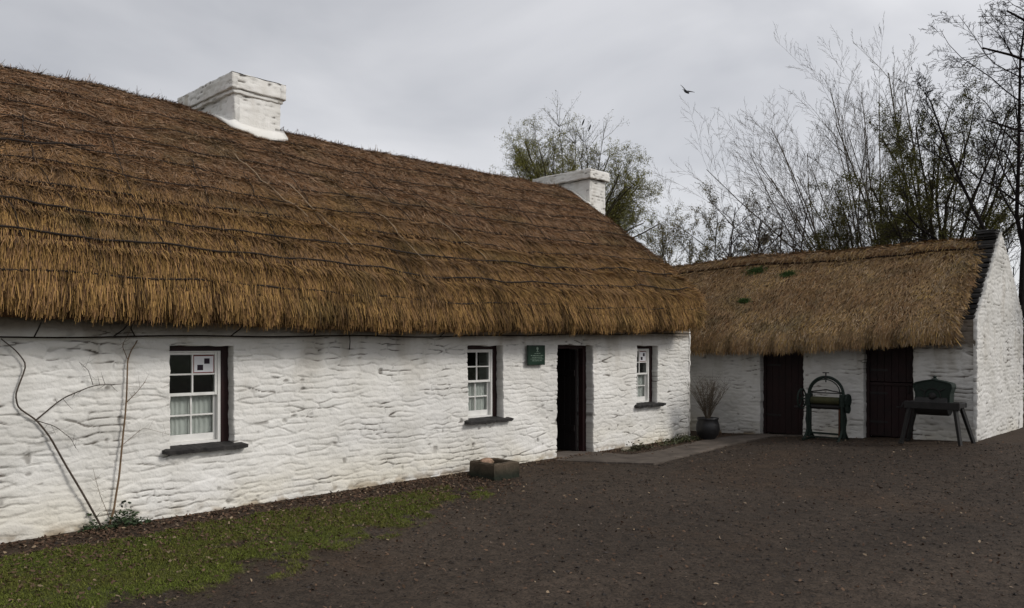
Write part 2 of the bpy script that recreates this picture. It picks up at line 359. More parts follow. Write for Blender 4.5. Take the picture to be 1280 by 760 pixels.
# windows
def window(x0, x1, z0, z1, seed, notice, lab):
    y = .125; d = MB(); fw = .055
    zt = z1 - .0; th = .075
    # dark box frame filling the opening
    d.box(x0 - .04, x0 + .035, y, y + .12, z0, z1 + .03, bev=.004); d.box(x1 - fw - .02, x1 + .03, y, y + .12, z0, z1 + .03, bev=.004)
    d.box(x0 + .035, x1 - fw - .02, y + .001, y + .119, z1 - .055, z1 + .03, bev=.004)
    d.box(x0 + .035, x1 - fw - .02, y + .001, y + .119, z0, z0 + .02)
    fr = tag(d.build('window', M['maroon'], cot), lab)
    a, b_, c, e = x0 + .035, x1 - fw - .02, z0 + .02, z1 - .055
    mid = c + (e - c) * .53
    # fixed white lining strip on the right hand side
    s = MB(); s.box(b_ - .035, b_, y + .012, y + .11, c, e, bev=.003); s.box(a, b_ - .035, y + .012, y + .11, e - .018, e, bev=.003); s.box(a, b_ - .035, y + .012, y + .11, c, c + .025, bev=.003)
    s.build('lining', M['sash'], fr)
    b2 = b_ - .035
    for k, (q0, q1, yy) in enumerate(((mid - .012, e - .018, y + .022), (c + .025, mid + .018, y + .058))):
        s = MB(); st = .027; rb = .022 if k == 0 else .065; rt = .024
        s.box(a, a + st, yy, yy + .034, q0, q1, bev=.003); s.box(b2 - st, b2, yy, yy + .034, q0, q1, bev=.003)
        s.box(a + st, b2 - st, yy + .001, yy + .033, q0, q0 + rb + .01, bev=.003); s.box(a + st, b2 - st, yy + .001, yy + .033, q1 - rt, q1, bev=.003)
        xm = (a + b2) / 2; zm = (q0 + rb + q1 - rt) / 2
        s.box(xm - .009, xm + .009, yy + .002, yy + .030, q0 + rb, q1 - rt, bev=.003)
        s.box(a + st, xm - .009, yy + .003, yy + .029, zm - .009, zm + .009, bev=.003); s.box(xm + .009, b2 - st, yy + .003, yy + .029, zm - .009, zm + .009, bev=.003)
        s.build('sash', M['sash'], fr)
        g = MB(); g.box(a + st, b2 - st, yy + .015, yy + .018, q0 + rb, q1 - rt); g.build('pane', M['glass'], fr)
        if k == 0:
            nx0, nx1, nz0, nz1 = xm + .02, b2 - st - .012, zm + .02, q1 - rt - .015
            if notice:
                p = MB(); yy2 = yy + .012
                p.box(nx0 - .006, nx1 + .006, yy2 - .001, yy2 + .001, nz0 - .006, nz1 + .006, c=(.30, .06, .05))
                p.box(nx0, nx1, yy2 - .003, yy2 - .001, nz0, nz1, c=(.72, .72, .74))
                w_, h_ = nx1 - nx0, nz1 - nz0
                p.box(nx0 + .16 * w_, nx0 + .46 * w_, yy2 - .005, yy2 - .003, nz0 + .12 * h_, nz0 + .46 * h_, c=(.02, .01, .02))
                p.box(nx0 + .52 * w_, nx0 + .80 * w_, yy2 - .005, yy2 - .003, nz0 + .52 * h_, nz0 + .86 * h_, c=(.02, .01, .02))
                tag(p.build('notice_card', M['paper'], fr), 'white card with two dark squares and a thin red edge')
    # gathered lace curtain behind the lower sash
    us = np.linspace(a, b2 + .03, 120); zs = np.linspace(c + .03, mid + .0, 12); U, Z_ = np.meshgrid(us, zs, indexing='ij')
    Yc = y + .108 + .009 * np.sin(U * 120 + 3 * vn(U * 9, U * 0, seed)) * (.6 + .6 * vn(U * 14, Z_ * 2, seed + 1)) + .006 * vn(U * 40, Z_ * 3, seed)
    I = np.arange(U.size).reshape(U.shape); Q = np.stack([I[:-1, :-1], I[1:, :-1], I[1:, 1:], I[:-1, 1:]], -1).reshape(-1, 4)
    MB().add(np.stack([U, Yc, Z_], -1).reshape(-1, 3), Q).build('curtain', M['curtain'], fr, smooth=True)
    # slate sill, rough edged
    s = MB(); nx = 26; xs = np.linspace(x0 - .075, x1 + .13, nx); r = np.random.default_rng(seed)
    V = []
    for i, xx in enumerate(xs):
        f = -.085 + r.normal(0, .006); tz = z0 + .012 + r.normal(0, .003); bz = z0 - .045 + r.normal(0, .005)
        e0 = .012 if i in (0, nx - 1) else 0
        V += [[xx, .20, tz + .015 - e0], [xx, f + .012, tz - .008 - e0], [xx, f, tz - .018], [xx, f + .006, bz + e0], [xx, .1, bz + .004]]
    Q = [[i * 5 + k, i * 5 + (k + 1) % 5, i * 5 + 5 + (k + 1) % 5, i * 5 + 5 + k] for i in range(nx - 1) for k in range(5)]
    T = [[0, 2, 1], [0, 3, 2], [0, 4, 3]]; o5 = (nx - 1) * 5; T += [[o5 + a_, o5 + b__, o5 + c_] for a_, c_, b__ in T]
    s.add(V, Q, T).build('sill', M['slate'], fr)
    return fr
window(*WIN[0], 1, True, 'nearest sash window, with lace curtain and a card in its upper right pane')
window(*WIN[1], 2, False, 'middle sash window with lace curtain and no card, left of the green plaque')
window(*WIN[2], 3, True, 'farthest sash window, beyond the open door, card in its upper pane')
# doorway: frame and leaf opened inwards
x0, x1, z0, z1 = DOOR
d = MB(); y = .15
d.box(x0 - .03, x0 + .07, y, y + .1, -.05, z1 + .02, bev=.005); d.box(x1 - .085, x1 + .02, y, y + .1, -.05, z1 + .02, bev=.005); d.box(x0 + .07, x1 - .085, y + .001, y + .099, z1 - .06, z1 + .02, bev=.005)
dr = d.build('door_frame', M['maroon'], cot)
lf = MB()
for k in range(6):
    lf.box(x1 - .145, x1 - .11, y + .1 + k * .122, y + .218 + k * .122, .03, z1 - .08, bev=.005)
lf.box(x1 - .165, x1 - .146, y + .12, y + .80, .35, .45, bev=.004); lf.box(x1 - .165, x1 - .146, y + .12, y + .80, 1.25, 1.35, bev=.004)
leaf = tag(lf.build('door', M['leaf_dark'], cot), 'near black plank door standing open into the cottage')
h = MB(); h.tube([[x1 - .17, y + .7, .84], [x1 - .21, y + .7, .86], [x1 - .21, y + .7, .97], [x1 - .17, y + .7, .99]], .008); h.build('handle', M['iron_black'], leaf)
st = MB(); st.box(x0 + .01, x1 - .01, -.14, .42, -.06, .03, c=(.17, .15, .135), bev=.02, j=.004); st.build('doorstep', M['slab'], cot)

# ------------------------------------------------------------------ thatch
def profile_fn(pts, n=400):
    """dense arc length table through the polyline, rounded at the corners"""
    p = np.array(pts, float)
    for _ in range(3):                                          # Chaikin rounding
        q = p[:-1] * .75 + p[1:] * .25; r = p[:-1] * .25 + p[1:] * .75
        p = np.concatenate([p[:1], np.stack([q, r], 1).reshape(-1, 2), p[-1:]])
    L = np.concatenate([[0], np.cumsum(np.linalg.norm(np.diff(p, axis=0), axis=1))])
    l = np.linspace(0, L[-1], n); return l, np.interp(l, L, p[:, 0]), np.interp(l, L, p[:, 1])

def straws(mb, P, D, N, L, W, col, lift, rg):
    """ribbons of two quads: root P, direction D, surface normal N"""
    n = len(P); S = np.cross(D, N); S /= np.linalg.norm(S, axis=1)[:, None] + 1e-9
    tw = rg.normal(0, .5, (n, 1)); S = S * np.cos(tw) + N * np.sin(tw)
    W = W[:, None]; L = L[:, None]
    mid = P + D * L * .5 + N * (lift[:, None] * .6 + rg.normal(0, .004, (n, 1))); tip = P + D * L + N * lift[:, None]
    V = np.stack([P - S * W * .5, P + S * W * .5, mid + S * W * .5, mid - S * W * .5, tip + S * W * .28, tip - S * W * .28], 1).reshape(-1, 3)
    b = np.arange(n)[:, None] * 6
    Q = np.concatenate([b + [0, 1, 2, 3], b + [3, 2, 4, 5]], 0)
    c = np.repeat(col, 6, axis=0); mb.add(V, Q, None, c)

GOLD = np.array([.285, .170, .060]); TAN = np.array([.225, .128, .058]); BROWN = np.array([.190, .100, .050]); GREY = np.array([.250, .165, .105]); DARK = np.array([.045, .025, .014])

class Roof:
    def __init__(s, prof, surf, s0, s1, ropes, seed):
        s.l, s.a, s.z = profile_fn(prof); s.surf = surf; s.s0, s.s1 = s0, s1; s.seed = seed
        s.LT = s.l[-1]; s.ropes = ropes                          # arc lengths of the ropes
    def pt(s, S, Lc, d=0.0):
        """S along the ridge, Lc arc length up from the inside of the eave; d outward"""
        a = np.interp(Lc, s.l, s.a); z = np.interp(Lc, s.l, s.z); e = .02
        da = np.interp(Lc + e, s.l, s.a) - np.interp(Lc - e, s.l, s.a); dz = np.interp(Lc + e, s.l, s.z) - np.interp(Lc - e, s.l, s.z)
        m = np.hypot(da, dz) + 1e-9; na, nz = -dz / m, da / m
        bump = (fbm(S * .55, Lc * .9, s.seed, 3) - .5) * .13 + (fbm(S * 2.6, Lc * 1.6, s.seed + 3, 3) - .5) * .05
        for r in s.ropes: bump = bump - .024 * np.exp(-((Lc - r) / .05) ** 2)
        bump = bump + d
        return s.surf(S, a + na * bump, z + nz * bump, Lc)
    def frame(s, S, Lc):
        P = s.pt(S, Lc); e = .03
        U = s.pt(S, Lc + e) - P; A = s.pt(S + e, Lc) - P
        U /= np.linalg.norm(U, axis=-1)[..., None] + 1e-9; A /= np.linalg.norm(A, axis=-1)[..., None] + 1e-9
        N = np.cross(A, U) ; N /= np.linalg.norm(N, axis=-1)[..., None] + 1e-9
        return P, U, A, N

def build_roof(R_, parent, name, ns, nl, flip, mode):
    S, Lc = np.meshgrid(np.linspace(R_.s0, R_.s1, ns), np.linspace(0, R_.LT, nl), indexing='ij')
    P = R_.pt(S, Lc)
    I = np.arange(S.size).reshape(S.shape)
    Q = np.stack([I[:-1, :-1], I[1:, :-1], I[1:, 1:], I[:-1, 1:]], -1).reshape(-1, 4)
    if flip: Q = Q[:, ::-1]
    n = fbm(S * 6, Lc * 2, R_.seed + 9)[..., None]
    mb = MB(); mb.add(P.reshape(-1, 3), Q, None, ((DARK * .8) * (1 - n) + BROWN * .7 * n).reshape(-1, 3))
    # end caps: fan from the middle of each end section
    for k in (0, -1):
        ring = P[k]; c = np.array([ring[:, 0].mean(), ring[:, 1].mean(), ring[:, 2].mean()])
        V = np.concatenate([ring, [c]]); m_ = len(ring)
        mb.add(V, None, [[i, (i + 1) % m_, m_] for i in range(m_)], BROWN * .8)
    return mb.build(name, M['thatch_base'], parent, smooth=True)

# --- the long roof. Sections are (y, z)
main_prof = [(.45, 2.02), (.0, 1.94), (-.33, 1.93), (-.45, 2.0), (-.47, 2.18), (-.42, 2.38), (-.30, 2.56), (-.12, 2.74), (.6, 3.33), (1.5, 4.06), (2.3, 4.68), (2.75, 4.96), (3.05, 5.04), (3.4, 4.93), (4.2, 4.32), (6.0, 2.75), (6.35, 2.35), (6.3, 2.1), (5.7, 2.1)]
def main_surf(S, y, z, Lc):
    z = z + eavez(S) * np.clip((5 - z) / 2.8, 0, 1)
    top = np.clip((z - 2.1) / 2.8, 0, 1)
    # verge runs out further at the ridge; the end rolls over
    x = S + (S - 9.8) * (S > 9.8) * np.interp(z, [2.1, 2.85, 3.6, 4.5, 5.05], [0, .30, .56, 1.0, 1.18])
    z = z - .75 * (np.clip(x - 10.75, 0, 2) / 1.05) ** 2 * top + .05 * sm(S, 10.3, 10.8) * (1 - top)
    z = z + .05 * np.sin(S * .7 + .6) * top
    return np.stack(np.broadcast_arrays(x, y, z), -1)
rt = Roof(main_prof, main_surf, -3.6, 10.82, [], 31)
# arc lengths of ropes from their heights on the front slope
front = rt.l[np.argmax(rt.z)]
fl = rt.l[(rt.l < front) & (rt.z > 2.1)]; fz = rt.z[(rt.l < front) & (rt.z > 2.1)]
ropes = [float(np.interp(zz, fz, fl)) for zz in (2.33, 2.68, 2.99, 3.27, 3.55, 3.84, 4.12, 4.40, 4.68)]
rt.ropes = ropes; LF = front
roof = build_roof(rt, cot, 'thatch', 420, 160, False, 0)

def cover(R_, rg, n, s0, s1, l0, l1, mb, ang, len_, wid, colfn, lift=(.004, .02), off=.0, bias=0.0):
    S = rg.uniform(s0, s1, n); Lc = rg.uniform(l0, l1, n)
    P, U, A, N = R_.frame(S, Lc)
    k = ang(S, Lc); th = rg.normal(0, 1, n) * k + (fbm(S * 5, Lc * 1.5, 77, 2) - .5) * k * 2.2 - bias * (1 - np.clip(k, 0, 1))
    D = -U * np.cos(th)[:, None] + A * np.sin(th)[:, None]
    Ln = rg.uniform(*len_, n) * (1 - .5 * np.clip(k, 0, 1)); W = rg.uniform(*wid, n)
    for r_ in R_.ropes:
        hit = (Lc > r_) & (Lc - Ln < r_) & (rg.uniform(0, 1, n) < .6); Ln = np.where(hit, np.maximum(Lc - r_ - .005, .03), Ln)
    near = np.zeros(n)
    for r_ in R_.ropes: near = np.maximum(near, np.exp(-((Lc - Ln * .5 - r_) / .06) ** 2))
    lf = rg.uniform(*lift, n) * (1 - .8 * near) + (rg.uniform(0, 1, n) > .97) * rg.uniform(0, .04, n)
    straws(mb, P + N * off, D, N, Ln, W, colfn(S, Lc, rg), lf, rg)
def main_col(S, Lc, rg):
    n = len(S); t = (Lc - rt.ropes[0]) / (LF - rt.ropes[0])            # 0 eave .. 1 ridge
    w = np.clip(t * 1.9 - .12 + (fbm(S * .9, Lc * 1.6, 5) - .5) * 1.1 + (fbm(S * 4, Lc * 4, 6) - .5) * .7 , 0, 1)[:, None]
    r = rg.uniform(0, 1, (n, 1)); a = np.where(r < .55, GOLD, np.where(r < .88, TAN, DARK * 1.6)); b = np.where(r < .45, BROWN, np.where(r < .78, GREY * .9, np.where(r < .9, TAN * .8, np.where(r < .95, GREY * 1.5, DARK))))
    c = a * (1 - w) + b * w
    g = sm(fbm(S * 7, Lc * .9, 8, 3), .55, .8)[:, None] * .55            # dark combed streaks
    mo = sm(fbm(S * 1.4, Lc * 2.5, 15), .55, .75)[:, None] * .25
    c = c * (1 - g * (1 - w * .5)); c = c * (1 - mo) + np.array([.055, .062, .022]) * mo
    return c
rg = np.random.default_rng(5)
mb = MB()
t_of = lambda Lc: np.clip((Lc - ropes[0]) / (LF - ropes[0]), 0, 1)
angf = lambda S, Lc: .07 + .75 * sm(t_of(Lc) + (fbm(S * 1.1, Lc * 1.8, 19) - .5) * .55, .18, .62)
cover(rt, rg, 75000, -1.2, 5, ropes[0] - .1, LF + .25, mb, angf, (.10, .34), (.0038, .0075), main_col, bias=.22)
cover(rt, rg, 100000, 2.5, 10.80, ropes[0] - .1, LF + .25, mb, angf, (.10, .34), (.0045, .009), main_col, bias=.22)
cover(rt, rg, 9000, -3.6, 10.8, LF + .2, rt.LT - .4, mb, angf, (.2, .4), (.015, .03), main_col)
# extra long combed straw in each band, hanging over the rope below
for k in range(4):
    la, lb = ropes[k] + .02, ropes[k + 1]
    cover(rt, rg, 12000, -1.2, 10.80, la + (lb - la) * .2, lb, mb, lambda S, Lc: np.full(len(S), .09 + .06 * k), (.12, .24), (.004, .008), main_col, lift=(.006, .022), bias=.24)
# eave fringe
def fringe(R_, mb, rg, n, s0, s1, l_lip, colf, gx_=0.0, wid=(.005, .010), ln=(.16, .36)):
    S = rg.uniform(s0, s1, n); Lc = l_lip + rg.uniform(-.02, .34, n)
    P, U, A, N = R_.frame(S, Lc)
    tuft = fbm(S * 7, S * 0, 91, 3)
    th = rg.normal(0, .09, n) + (fbm(S * 9, S * 0, 92, 2) - .5) * .5
    D = -U * np.cos(th)[:, None] + A * np.sin(th)[:, None]; D[:, 2] -= .5; D[:, 0] -= .10 * gx_; D /= np.linalg.norm(D, axis=1)[:, None]
    L_ = rg.uniform(*ln, n) * (.85 + .42 * tuft); c = colf(S, Lc, rg); c = c * (.55 + .7 * sm(tuft, .3, .65)[:, None])
    straws(mb, P, D, N, L_, rg.uniform(*wid, n), c, rg.uniform(.0, .045, n), rg)
lip = float(rt.l[np.argmin(np.where(rt.l < LF, rt.a, 9))])
fringe(rt, mb, rg, 36000, -1.2, 10.80, lip + .03, main_col, 1.0, ln=(.10, .24), wid=(.004, .008))
fringe(rt, mb, rg, 9000, -1.2, 10.80, lip - .16, main_col, 1.0, ln=(.04, .10))
# verge ends
def verge(R_, mb, rg, n, S_, l0, l1, colf):
    Lc = rg.uniform(l0, l1, n); S = np.full(n, S_) + rg.uniform(-.25, .02, n)
    P, U, A, N = R_.frame(S, Lc); sg = 1 if S_ > 0 else -1
    D = -U * .8 + A * sg * rg.uniform(.1, .9, (n, 1)) + N * rg.normal(-.1, .25, (n, 1)); D /= np.linalg.norm(D, axis=1)[:, None]
    straws(mb, P, D, N, rg.uniform(.08, .22, n), rg.uniform(.006, .012, n), colf(S, Lc, rg), rg.uniform(-.02, .03, n), rg)
verge(rt, mb, rg, 8000, 10.82, lip - .1, LF + .2, main_col)
# wisps of ridge straw
S = rg.uniform(-1, 10.8, 5000); P, U, A, N = rt.frame(S, np.full(5000, LF) + rg.normal(0, .12, 5000))
D = A * rg.normal(0, 1, (5000, 1)) + U * rg.normal(0, .5, (5000, 1)) + N * rg.uniform(.0, .4, (5000, 1)); D /= np.linalg.norm(D, axis=1)[:, None]
straws(mb, P, D, N, rg.uniform(.04, .16, 5000), rg.uniform(.004, .009, 5000), main_col(S, np.full(5000, LF), rg), rg.uniform(0, .03, 5000), rg)
tag(mb.build('straw', M['thatch'], roof), kind='stuff')
# binding ropes pegged over the thatch
rr = np.random.default_rng(3)
for k, lr in enumerate(ropes):
    S = np.linspace(-3.5, 10.8, 260)
    w = lr + .012 * np.sin(S * 2 * math.pi / 1.35 + k) + (vn(S * 1.8, S * 0 + k, 41) - .5) * .045
    P = rt.pt(S, w, (.038 if k < 3 else .024) + (vn(S * 5, S * 0 + k, 43)) * .010 - .014 * (vn(S * 1.1, S * 0 + k, 47) > .72))
    MB().tube(P, [.0095, .0095, .009, .0075, .006, .006, .0055, .0055, .0055][k], 5).build('binding_rope', M['rope'], roof)
# down-slope wires between the ropes, and a few pale hazel rods
for s_ in (.05, .62, 1.42, 2.25, 2.85, 3.55, 4.4, 5.2, 6.0, 7.1, 8.2, 9.4, 10.4):
    k0 = rr.uniform(0, .5); l = np.linspace(ropes[0] - .1, ropes[5] + rr.uniform(0, .9), 40)
    S = s_ + .10 * np.sin(l * 1.3 + s_) + (vn(l * 3, l * 0 + s_ * 7, 51) - .5) * .10
    MB().tube(rt.pt(S, l, .026), .005, 4).build('binding_wire', M['rope'], roof)
for (sa, la, sb, lb) in ((3.55, 3.9, 3.75, 2.45), (3.0, 4.4, 3.4, 3.0), (4.7, 3.4, 4.85, 2.2), (5.8, 3.5, 6.1, 2.5)):
    q = np.linspace(0, 1, 14); la += ropes[0] - 1.6; lb += ropes[0] - 1.6
    MB().tube(rt.pt(sa + (sb - sa) * q, la + (lb - la) * q, .035 + .01 * np.sin(q * 9)), .0065, 5).build('hazel_rod', M['rod'], roof)
# thick dead ivy stem lying on the upper left of the thatch
q = np.linspace(0, 1, 40)
P = rt.pt(-1.2 + 2.4 * q, ropes[2] + (ropes[5] - ropes[2]) * np.sin(q * 1.57) + .05 * np.sin(q * 14), .045)
MB().tube(P, .022 - .014 * q, 6).build('dead_ivy_stem', M['rope'], roof)

# rail and ties under the eave
def eave_rail():
    S = np.linspace(-3, 11.2, 120)
    P = np.stack([S, np.full_like(S, -.05) - .02 * vn(S * 1.5, S * 0, 3), np.interp(S, [-3, 0, 3, 5, 8, 11.2], [1.80, 1.825, 1.86, 1.87, 1.93, 1.98]) - .008 * np.sin(S * 3)], -1)
    r = MB().tube(P, .008, 5).build('tie_rail', M['rope'], cot)
    for s_ in (.25, .92, 1.12, 2.1, 3.1, 4.0, 5.0, 6.1, 7.0, 9.1):
        z = float(np.interp(s_, S, P[:, 2])); a = rr.uniform(-.08, .1)
        MB().tube([[s_, -.06, z], [s_ + a * .4, -.10, z + .03], [s_ + a, -.16, z + .07], [s_ + a * 1.3, -.24, z + .13]], .007, 5).build('rope_tie', M['rope'], r)
    MB().tube([[3.60, -.05, 1.87], [3.61, -.045, 1.80], [3.605, -.04, 1.70]], .006, 5).build('hanging_wire', M['rope'], r)
eave_rail()

# ------------------------------------------------------------------ chimneys
def roofz(x, y):
    """height of the long roof above (x, y)"""
    S = np.linspace(x - 1.2, min(x + .05, 10.82), 80); best = None
    l = np.linspace(ropes[3], rt.LT - .8, 300); SS, LL = np.meshgrid(S, l, indexing='ij'); P = rt.pt(SS, LL).reshape(-1, 3)
    i = np.argmin((P[:, 0] - x) ** 2 + (P[:, 1] - y) ** 2); return P[i, 2]
def chimney(x0, x1, y0, y1, zb, zt, seed, cap_h, band, tilt, lab, open_top=False):
    mb = MB(); st = zt - cap_h
    def blk(mb, x0, x1, y0, y1, z0, z1, seed, sc, rough, colr=None, res=.022):
        rg_ = (.03, .08)
        panel(mb, x0, x1, z0, z1, res, south(y0), seed, rings=rg_, sc=sc, rough=rough, jit=.008, grime=.7, uoff=(seed % 7) * 1.3, col=colr)
        panel(mb, -y1, -y0, z0, z1, res, west(x0), seed + 1, rings=rg_, sc=sc, rough=rough, jit=.008, grime=1.3, uoff=(seed % 7) * 1.3, col=colr)
        panel(mb, y0, y1, z0, z1, res, east(x1), seed + 2, rings=rg_, sc=sc, rough=rough, jit=.008, uoff=(seed % 7) * 1.3)
        panel(mb, -x1, -x0, z0, z1, res, north(y1), seed + 3, rings=rg_, sc=sc, rough=rough, jit=.008, uoff=(seed % 7) * 1.3)
    blk(mb, x0, x1, y0, y1, zb, st, seed, 1.0, .8)
    ch = tag(mb.build('chimney', M['white'], cot, smooth=True), lab)
    cp = MB(); e = .055
    if band: blk(cp, x0 - .03, x1 + .03, y0 - .03, y1 + .03, st - .045, st + .012, seed + 9, .6, .4); 
    e2 = .06
    blk(cp, x0 - e2, x1 + e2, y0 - e2, y1 + e2, st + .012, zt - .04, seed + 19, .9, .9)
    # weathered lid: flaunching with a slight slope
    nx = ny = 14; U, V = np.meshgrid(np.linspace(x0 - e2 - .005, x1 + e2 + .005, nx), np.linspace(y0 - e2 - .005, y1 + e2 + .005, ny), indexing='ij')
    r_ = np.minimum(np.minimum(U - U.min(), U.max() - U), np.minimum(V - V.min(), V.max() - V))
    Zt = zt - .045 + .05 * sm(r_, -.02, .12) + (fbm(U * 7, V * 7, seed) - .5) * .03
    I = np.arange(U.size).reshape(U.shape); Q = np.stack([I[:-1, :-1], I[1:, :-1], I[1:, 1:], I[:-1, 1:]], -1).reshape(-1, 4)
    cc = np.array([.42, .40, .36]) * (.5 + .8 * fbm(U * 9, V * 9, seed + 3)[..., None])
    cp.add(np.stack([U, V, Zt], -1).reshape(-1, 3), Q, None, cc.reshape(-1, 3))
    co = cp.build('chimney_cap', M['white'], ch, smooth=True)
    # mortar fillet along the foot on the roof
    path = [(x0 - .005, y) for y in np.linspace(y0 + 1.0, y0, 14)] + [(x, y0 - .005) for x in np.linspace(x0, x1 + .06, 12)][1:]
    outn = [(-1, 0)] * 13 + [(-.7, -.7)] + [(0, -1)] * 11
    V = []; rs = np.random.default_rng(seed)
    for (px, py), (ox, oy) in zip(path, outn):
        w = .13 + rs.normal(0, .010); z1 = roofz(px, py); z2 = roofz(px + ox * w, py + oy * w)
        zz = max(z1, z2)
        V += [[px - ox * .02, py - oy * .02, z1 + .115], [px + ox * .03, py + oy * .03, z1 + .065], [px + ox * w, py + oy * w, z2 + .055], [px + ox * w * 1.02, py + oy * w * 1.02, z2 + .018], [px, py, z1 - .1]]
    Q = [[i * 5 + k, i * 5 + 5 + k, i * 5 + 5 + (k + 1) % 5, i * 5 + (k + 1) % 5] for i in range(len(path) - 1) for k in range(5)]
    T = []
    for o5 in (0, (len(path) - 1) * 5): T += [[o5, o5 + 1, o5 + 2], [o5, o5 + 2, o5 + 3], [o5, o5 + 3, o5 + 4]]
    MB().add(V, Q, T, (.78, .765, .73)).build('mortar_fillet', M['white'], ch, smooth=True)
chimney(3.43, 4.14, 2.50, 4.15, 4.3, 5.60, 101, .27, True, 0, 'nearer chimney, the wider one with a banded cap')
chimney(11.18, 11.72, 2.35, 3.85, 4.0, 5.46, 131, .24, False, 0, 'farther chimney, at the far end of the ridge')

# ------------------------------------------------------------------ outbuilding
ob = thing('thatched_outbuilding', 'small low whitewashed thatched outbuilding with two dark doors, at right angles to the cottage', 'outbuilding')
XO = 12.34; YG = -4.56; XB = 15.4
OD = [(.86, 1.72, -.3, 1.75), (2.79, 3.61, -.3, 1.84)]        # in u = -y
mb = MB(); panel(mb, -2.9, -YG - .028, -.15, 2.16, .016, west(XO), 21, lambda u, v: holes(OD)(u, v) & ((v < 1.95) | (u > 4.28)), grime=1.6, rings=(.03, .07, .12, .17, .4), top=1.78, tint=.72)  # tint greys the whitewash: weathered paint plus shade painted into this side
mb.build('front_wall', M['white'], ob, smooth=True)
AX, AZ = 13.86, 3.70
def gk(u, v): return v < np.where(u < AX, 2.17 + (u - XO) * (AZ - 2.17) / (AX - XO), 2.36 + (XB - u) * (AZ - 2.36) / (XB - AX))
mb = MB(); panel(mb, XO + .004, XB, -.15, AZ, .018, south(YG), 22, gk, grime=.9, rings=(.04, .06), sc=1.0, rough=1.1, tint=.84)  # tint paints some shade into the gable's greyer whitewash too
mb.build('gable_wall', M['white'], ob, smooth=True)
mb = MB(); panel(mb, -XB, -XO, -.15, 3.5, .06, north(2.9), 23, lambda u, v: gk(-u, v + .25), rings=(.04, .3)); mb.build('gable_wall', M['white'], ob, smooth=True)
mb = MB(); panel(mb, YG, 2.9, -.15, 2.1, .06, east(XB), 24, rings=(.04, .3)); mb.build('back_wall', M['white'], ob, smooth=True)
# slate coping along both rakes, laid like stacked flags behind the white edge
cp = MB(); rs = np.random.default_rng(8)
for side in (0, 1):
    n_ = 17
    for i in range(n_):
        f = (i + .5) / n_
        x = XO + .10 + (AX - XO - .06) * f if side == 0 else XB - .02 - (XB - AX) * f
        z = 2.20 + (AZ - 2.20) * f if side == 0 else 2.38 + (AZ - 2.38) * f
        w = .15 + rs.uniform(-.02, .03)
        cp.box(x - w, x + w * .6, YG + .045, YG + .31 + rs.uniform(-.03, .04), z - .07, z - .015 + rs.uniform(0, .02), bev=.01, j=.006)
for i in range(4): cp.box(AX - .16 - .04 * i % .1, AX + .12, YG + .045, YG + .36 + rs.uniform(-.03, .06), AZ - .12 + i * .045, AZ - .085 + i * .045, bev=.008, j=.006)
tag(cp.build('slate_coping', M['slate'], ob), 'dark stepped slate coping along the gable edge')
# doors
for k, (u0, u1, v0, v1) in enumerate(OD):
    y1, y0 = -u0, -u1; xb = XO + .15; z0 = float(gz(XO, (y0 + y1) / 2))
    d = MB(); f = .05
    d.box(xb, xb + .08, y0 - .02, y0 + f, z0 - .03, v1 + .03, bev=.004); d.box(xb, xb + .08, y1 - f, y1 + .02, z0 - .03, v1 + .03, bev=.004); d.box(xb + .001, xb + .079, y0 + f, y1 - f, v1 - .05, v1 + .03, bev=.004)
    ys = np.linspace(y0 + f + .003, y1 - f - .003, 7)
    for a, b_ in zip(ys[:-1], ys[1:]):
        if k == 0: d.box(xb + .025, xb + .06, a + .002, b_ - .002, z0 + .02, v1 - .055, bev=.004)
        else:
            d.box(xb + .025, xb + .06, a + .002, b_ - .002, z0 + .02, z0 + .95, bev=.004); d.box(xb + .025, xb + .06, a + .002, b_ - .002, z0 + .965, v1 - .055, bev=.004)
    if k: d.box(xb + .005, xb + .024, y0 + .06, y1 - .06, z0 + .90, z0 + .955, bev=.004)
    do = tag(d.build('door', M['door_dark'], ob), ['left door, dark maroon full height planks', 'right door, dark maroon, split into two halves'][k])
    for zz in ((.35, 1.3) if k == 0 else (.25, .75, 1.15, 1.5)):
        h = MB(); h.box(xb + .018, xb + .024, y1 - .35, y1 - .04, z0 + zz, z0 + zz + .035); h.build('hinge', M['iron_black'], do)
    h = MB(); h.tube([[xb + .02, y0 + .12, z0 + .78], [xb - .02, y0 + .12, z0 + .80], [xb - .02, y0 + .12, z0 + .90], [xb + .02, y0 + .12, z0 + .92]], .007); h.build('handle', M['iron_black'], do)
# thatch: S runs along -y, section in x
oprof = [(12.75, 1.85), (12.35, 1.72), (12.08, 1.66), (11.98, 1.71), (11.97, 1.86), (12.06, 2.02), (12.22, 2.18), (12.9, 2.80), (13.5, 3.36), (13.72, 3.54), (13.88, 3.59), (14.05, 3.53), (14.4, 3.25), (15.6, 2.2), (15.8, 2.0), (15.7, 1.8), (15.3, 1.85)]
def osurf(S, a, z, Lc):
    e = np.interp(S, [-2.9, 0, 1.8, 3.0, 3.7, 4.4], [-.06, -.05, -.03, .06, .11, .17]); t = np.clip((3.6 - z) / 1.7, 0, 1)
    z = z + e * t + (1 - t) * np.interp(S, [-2.9, -2.3, -.5, 1, 4.3], [-.12, -.07, .0, .01, .02])
    return np.stack(np.broadcast_arrays(a, -S, z), -1)
orf = Roof(oprof, osurf, -2.9, 4.31, [], 61)
LO = float(orf.l[np.argmax(orf.z)]); orf.ropes = [LO - .32]
oroof = build_roof(orf, ob, 'thatch', 200, 110, False, 1)
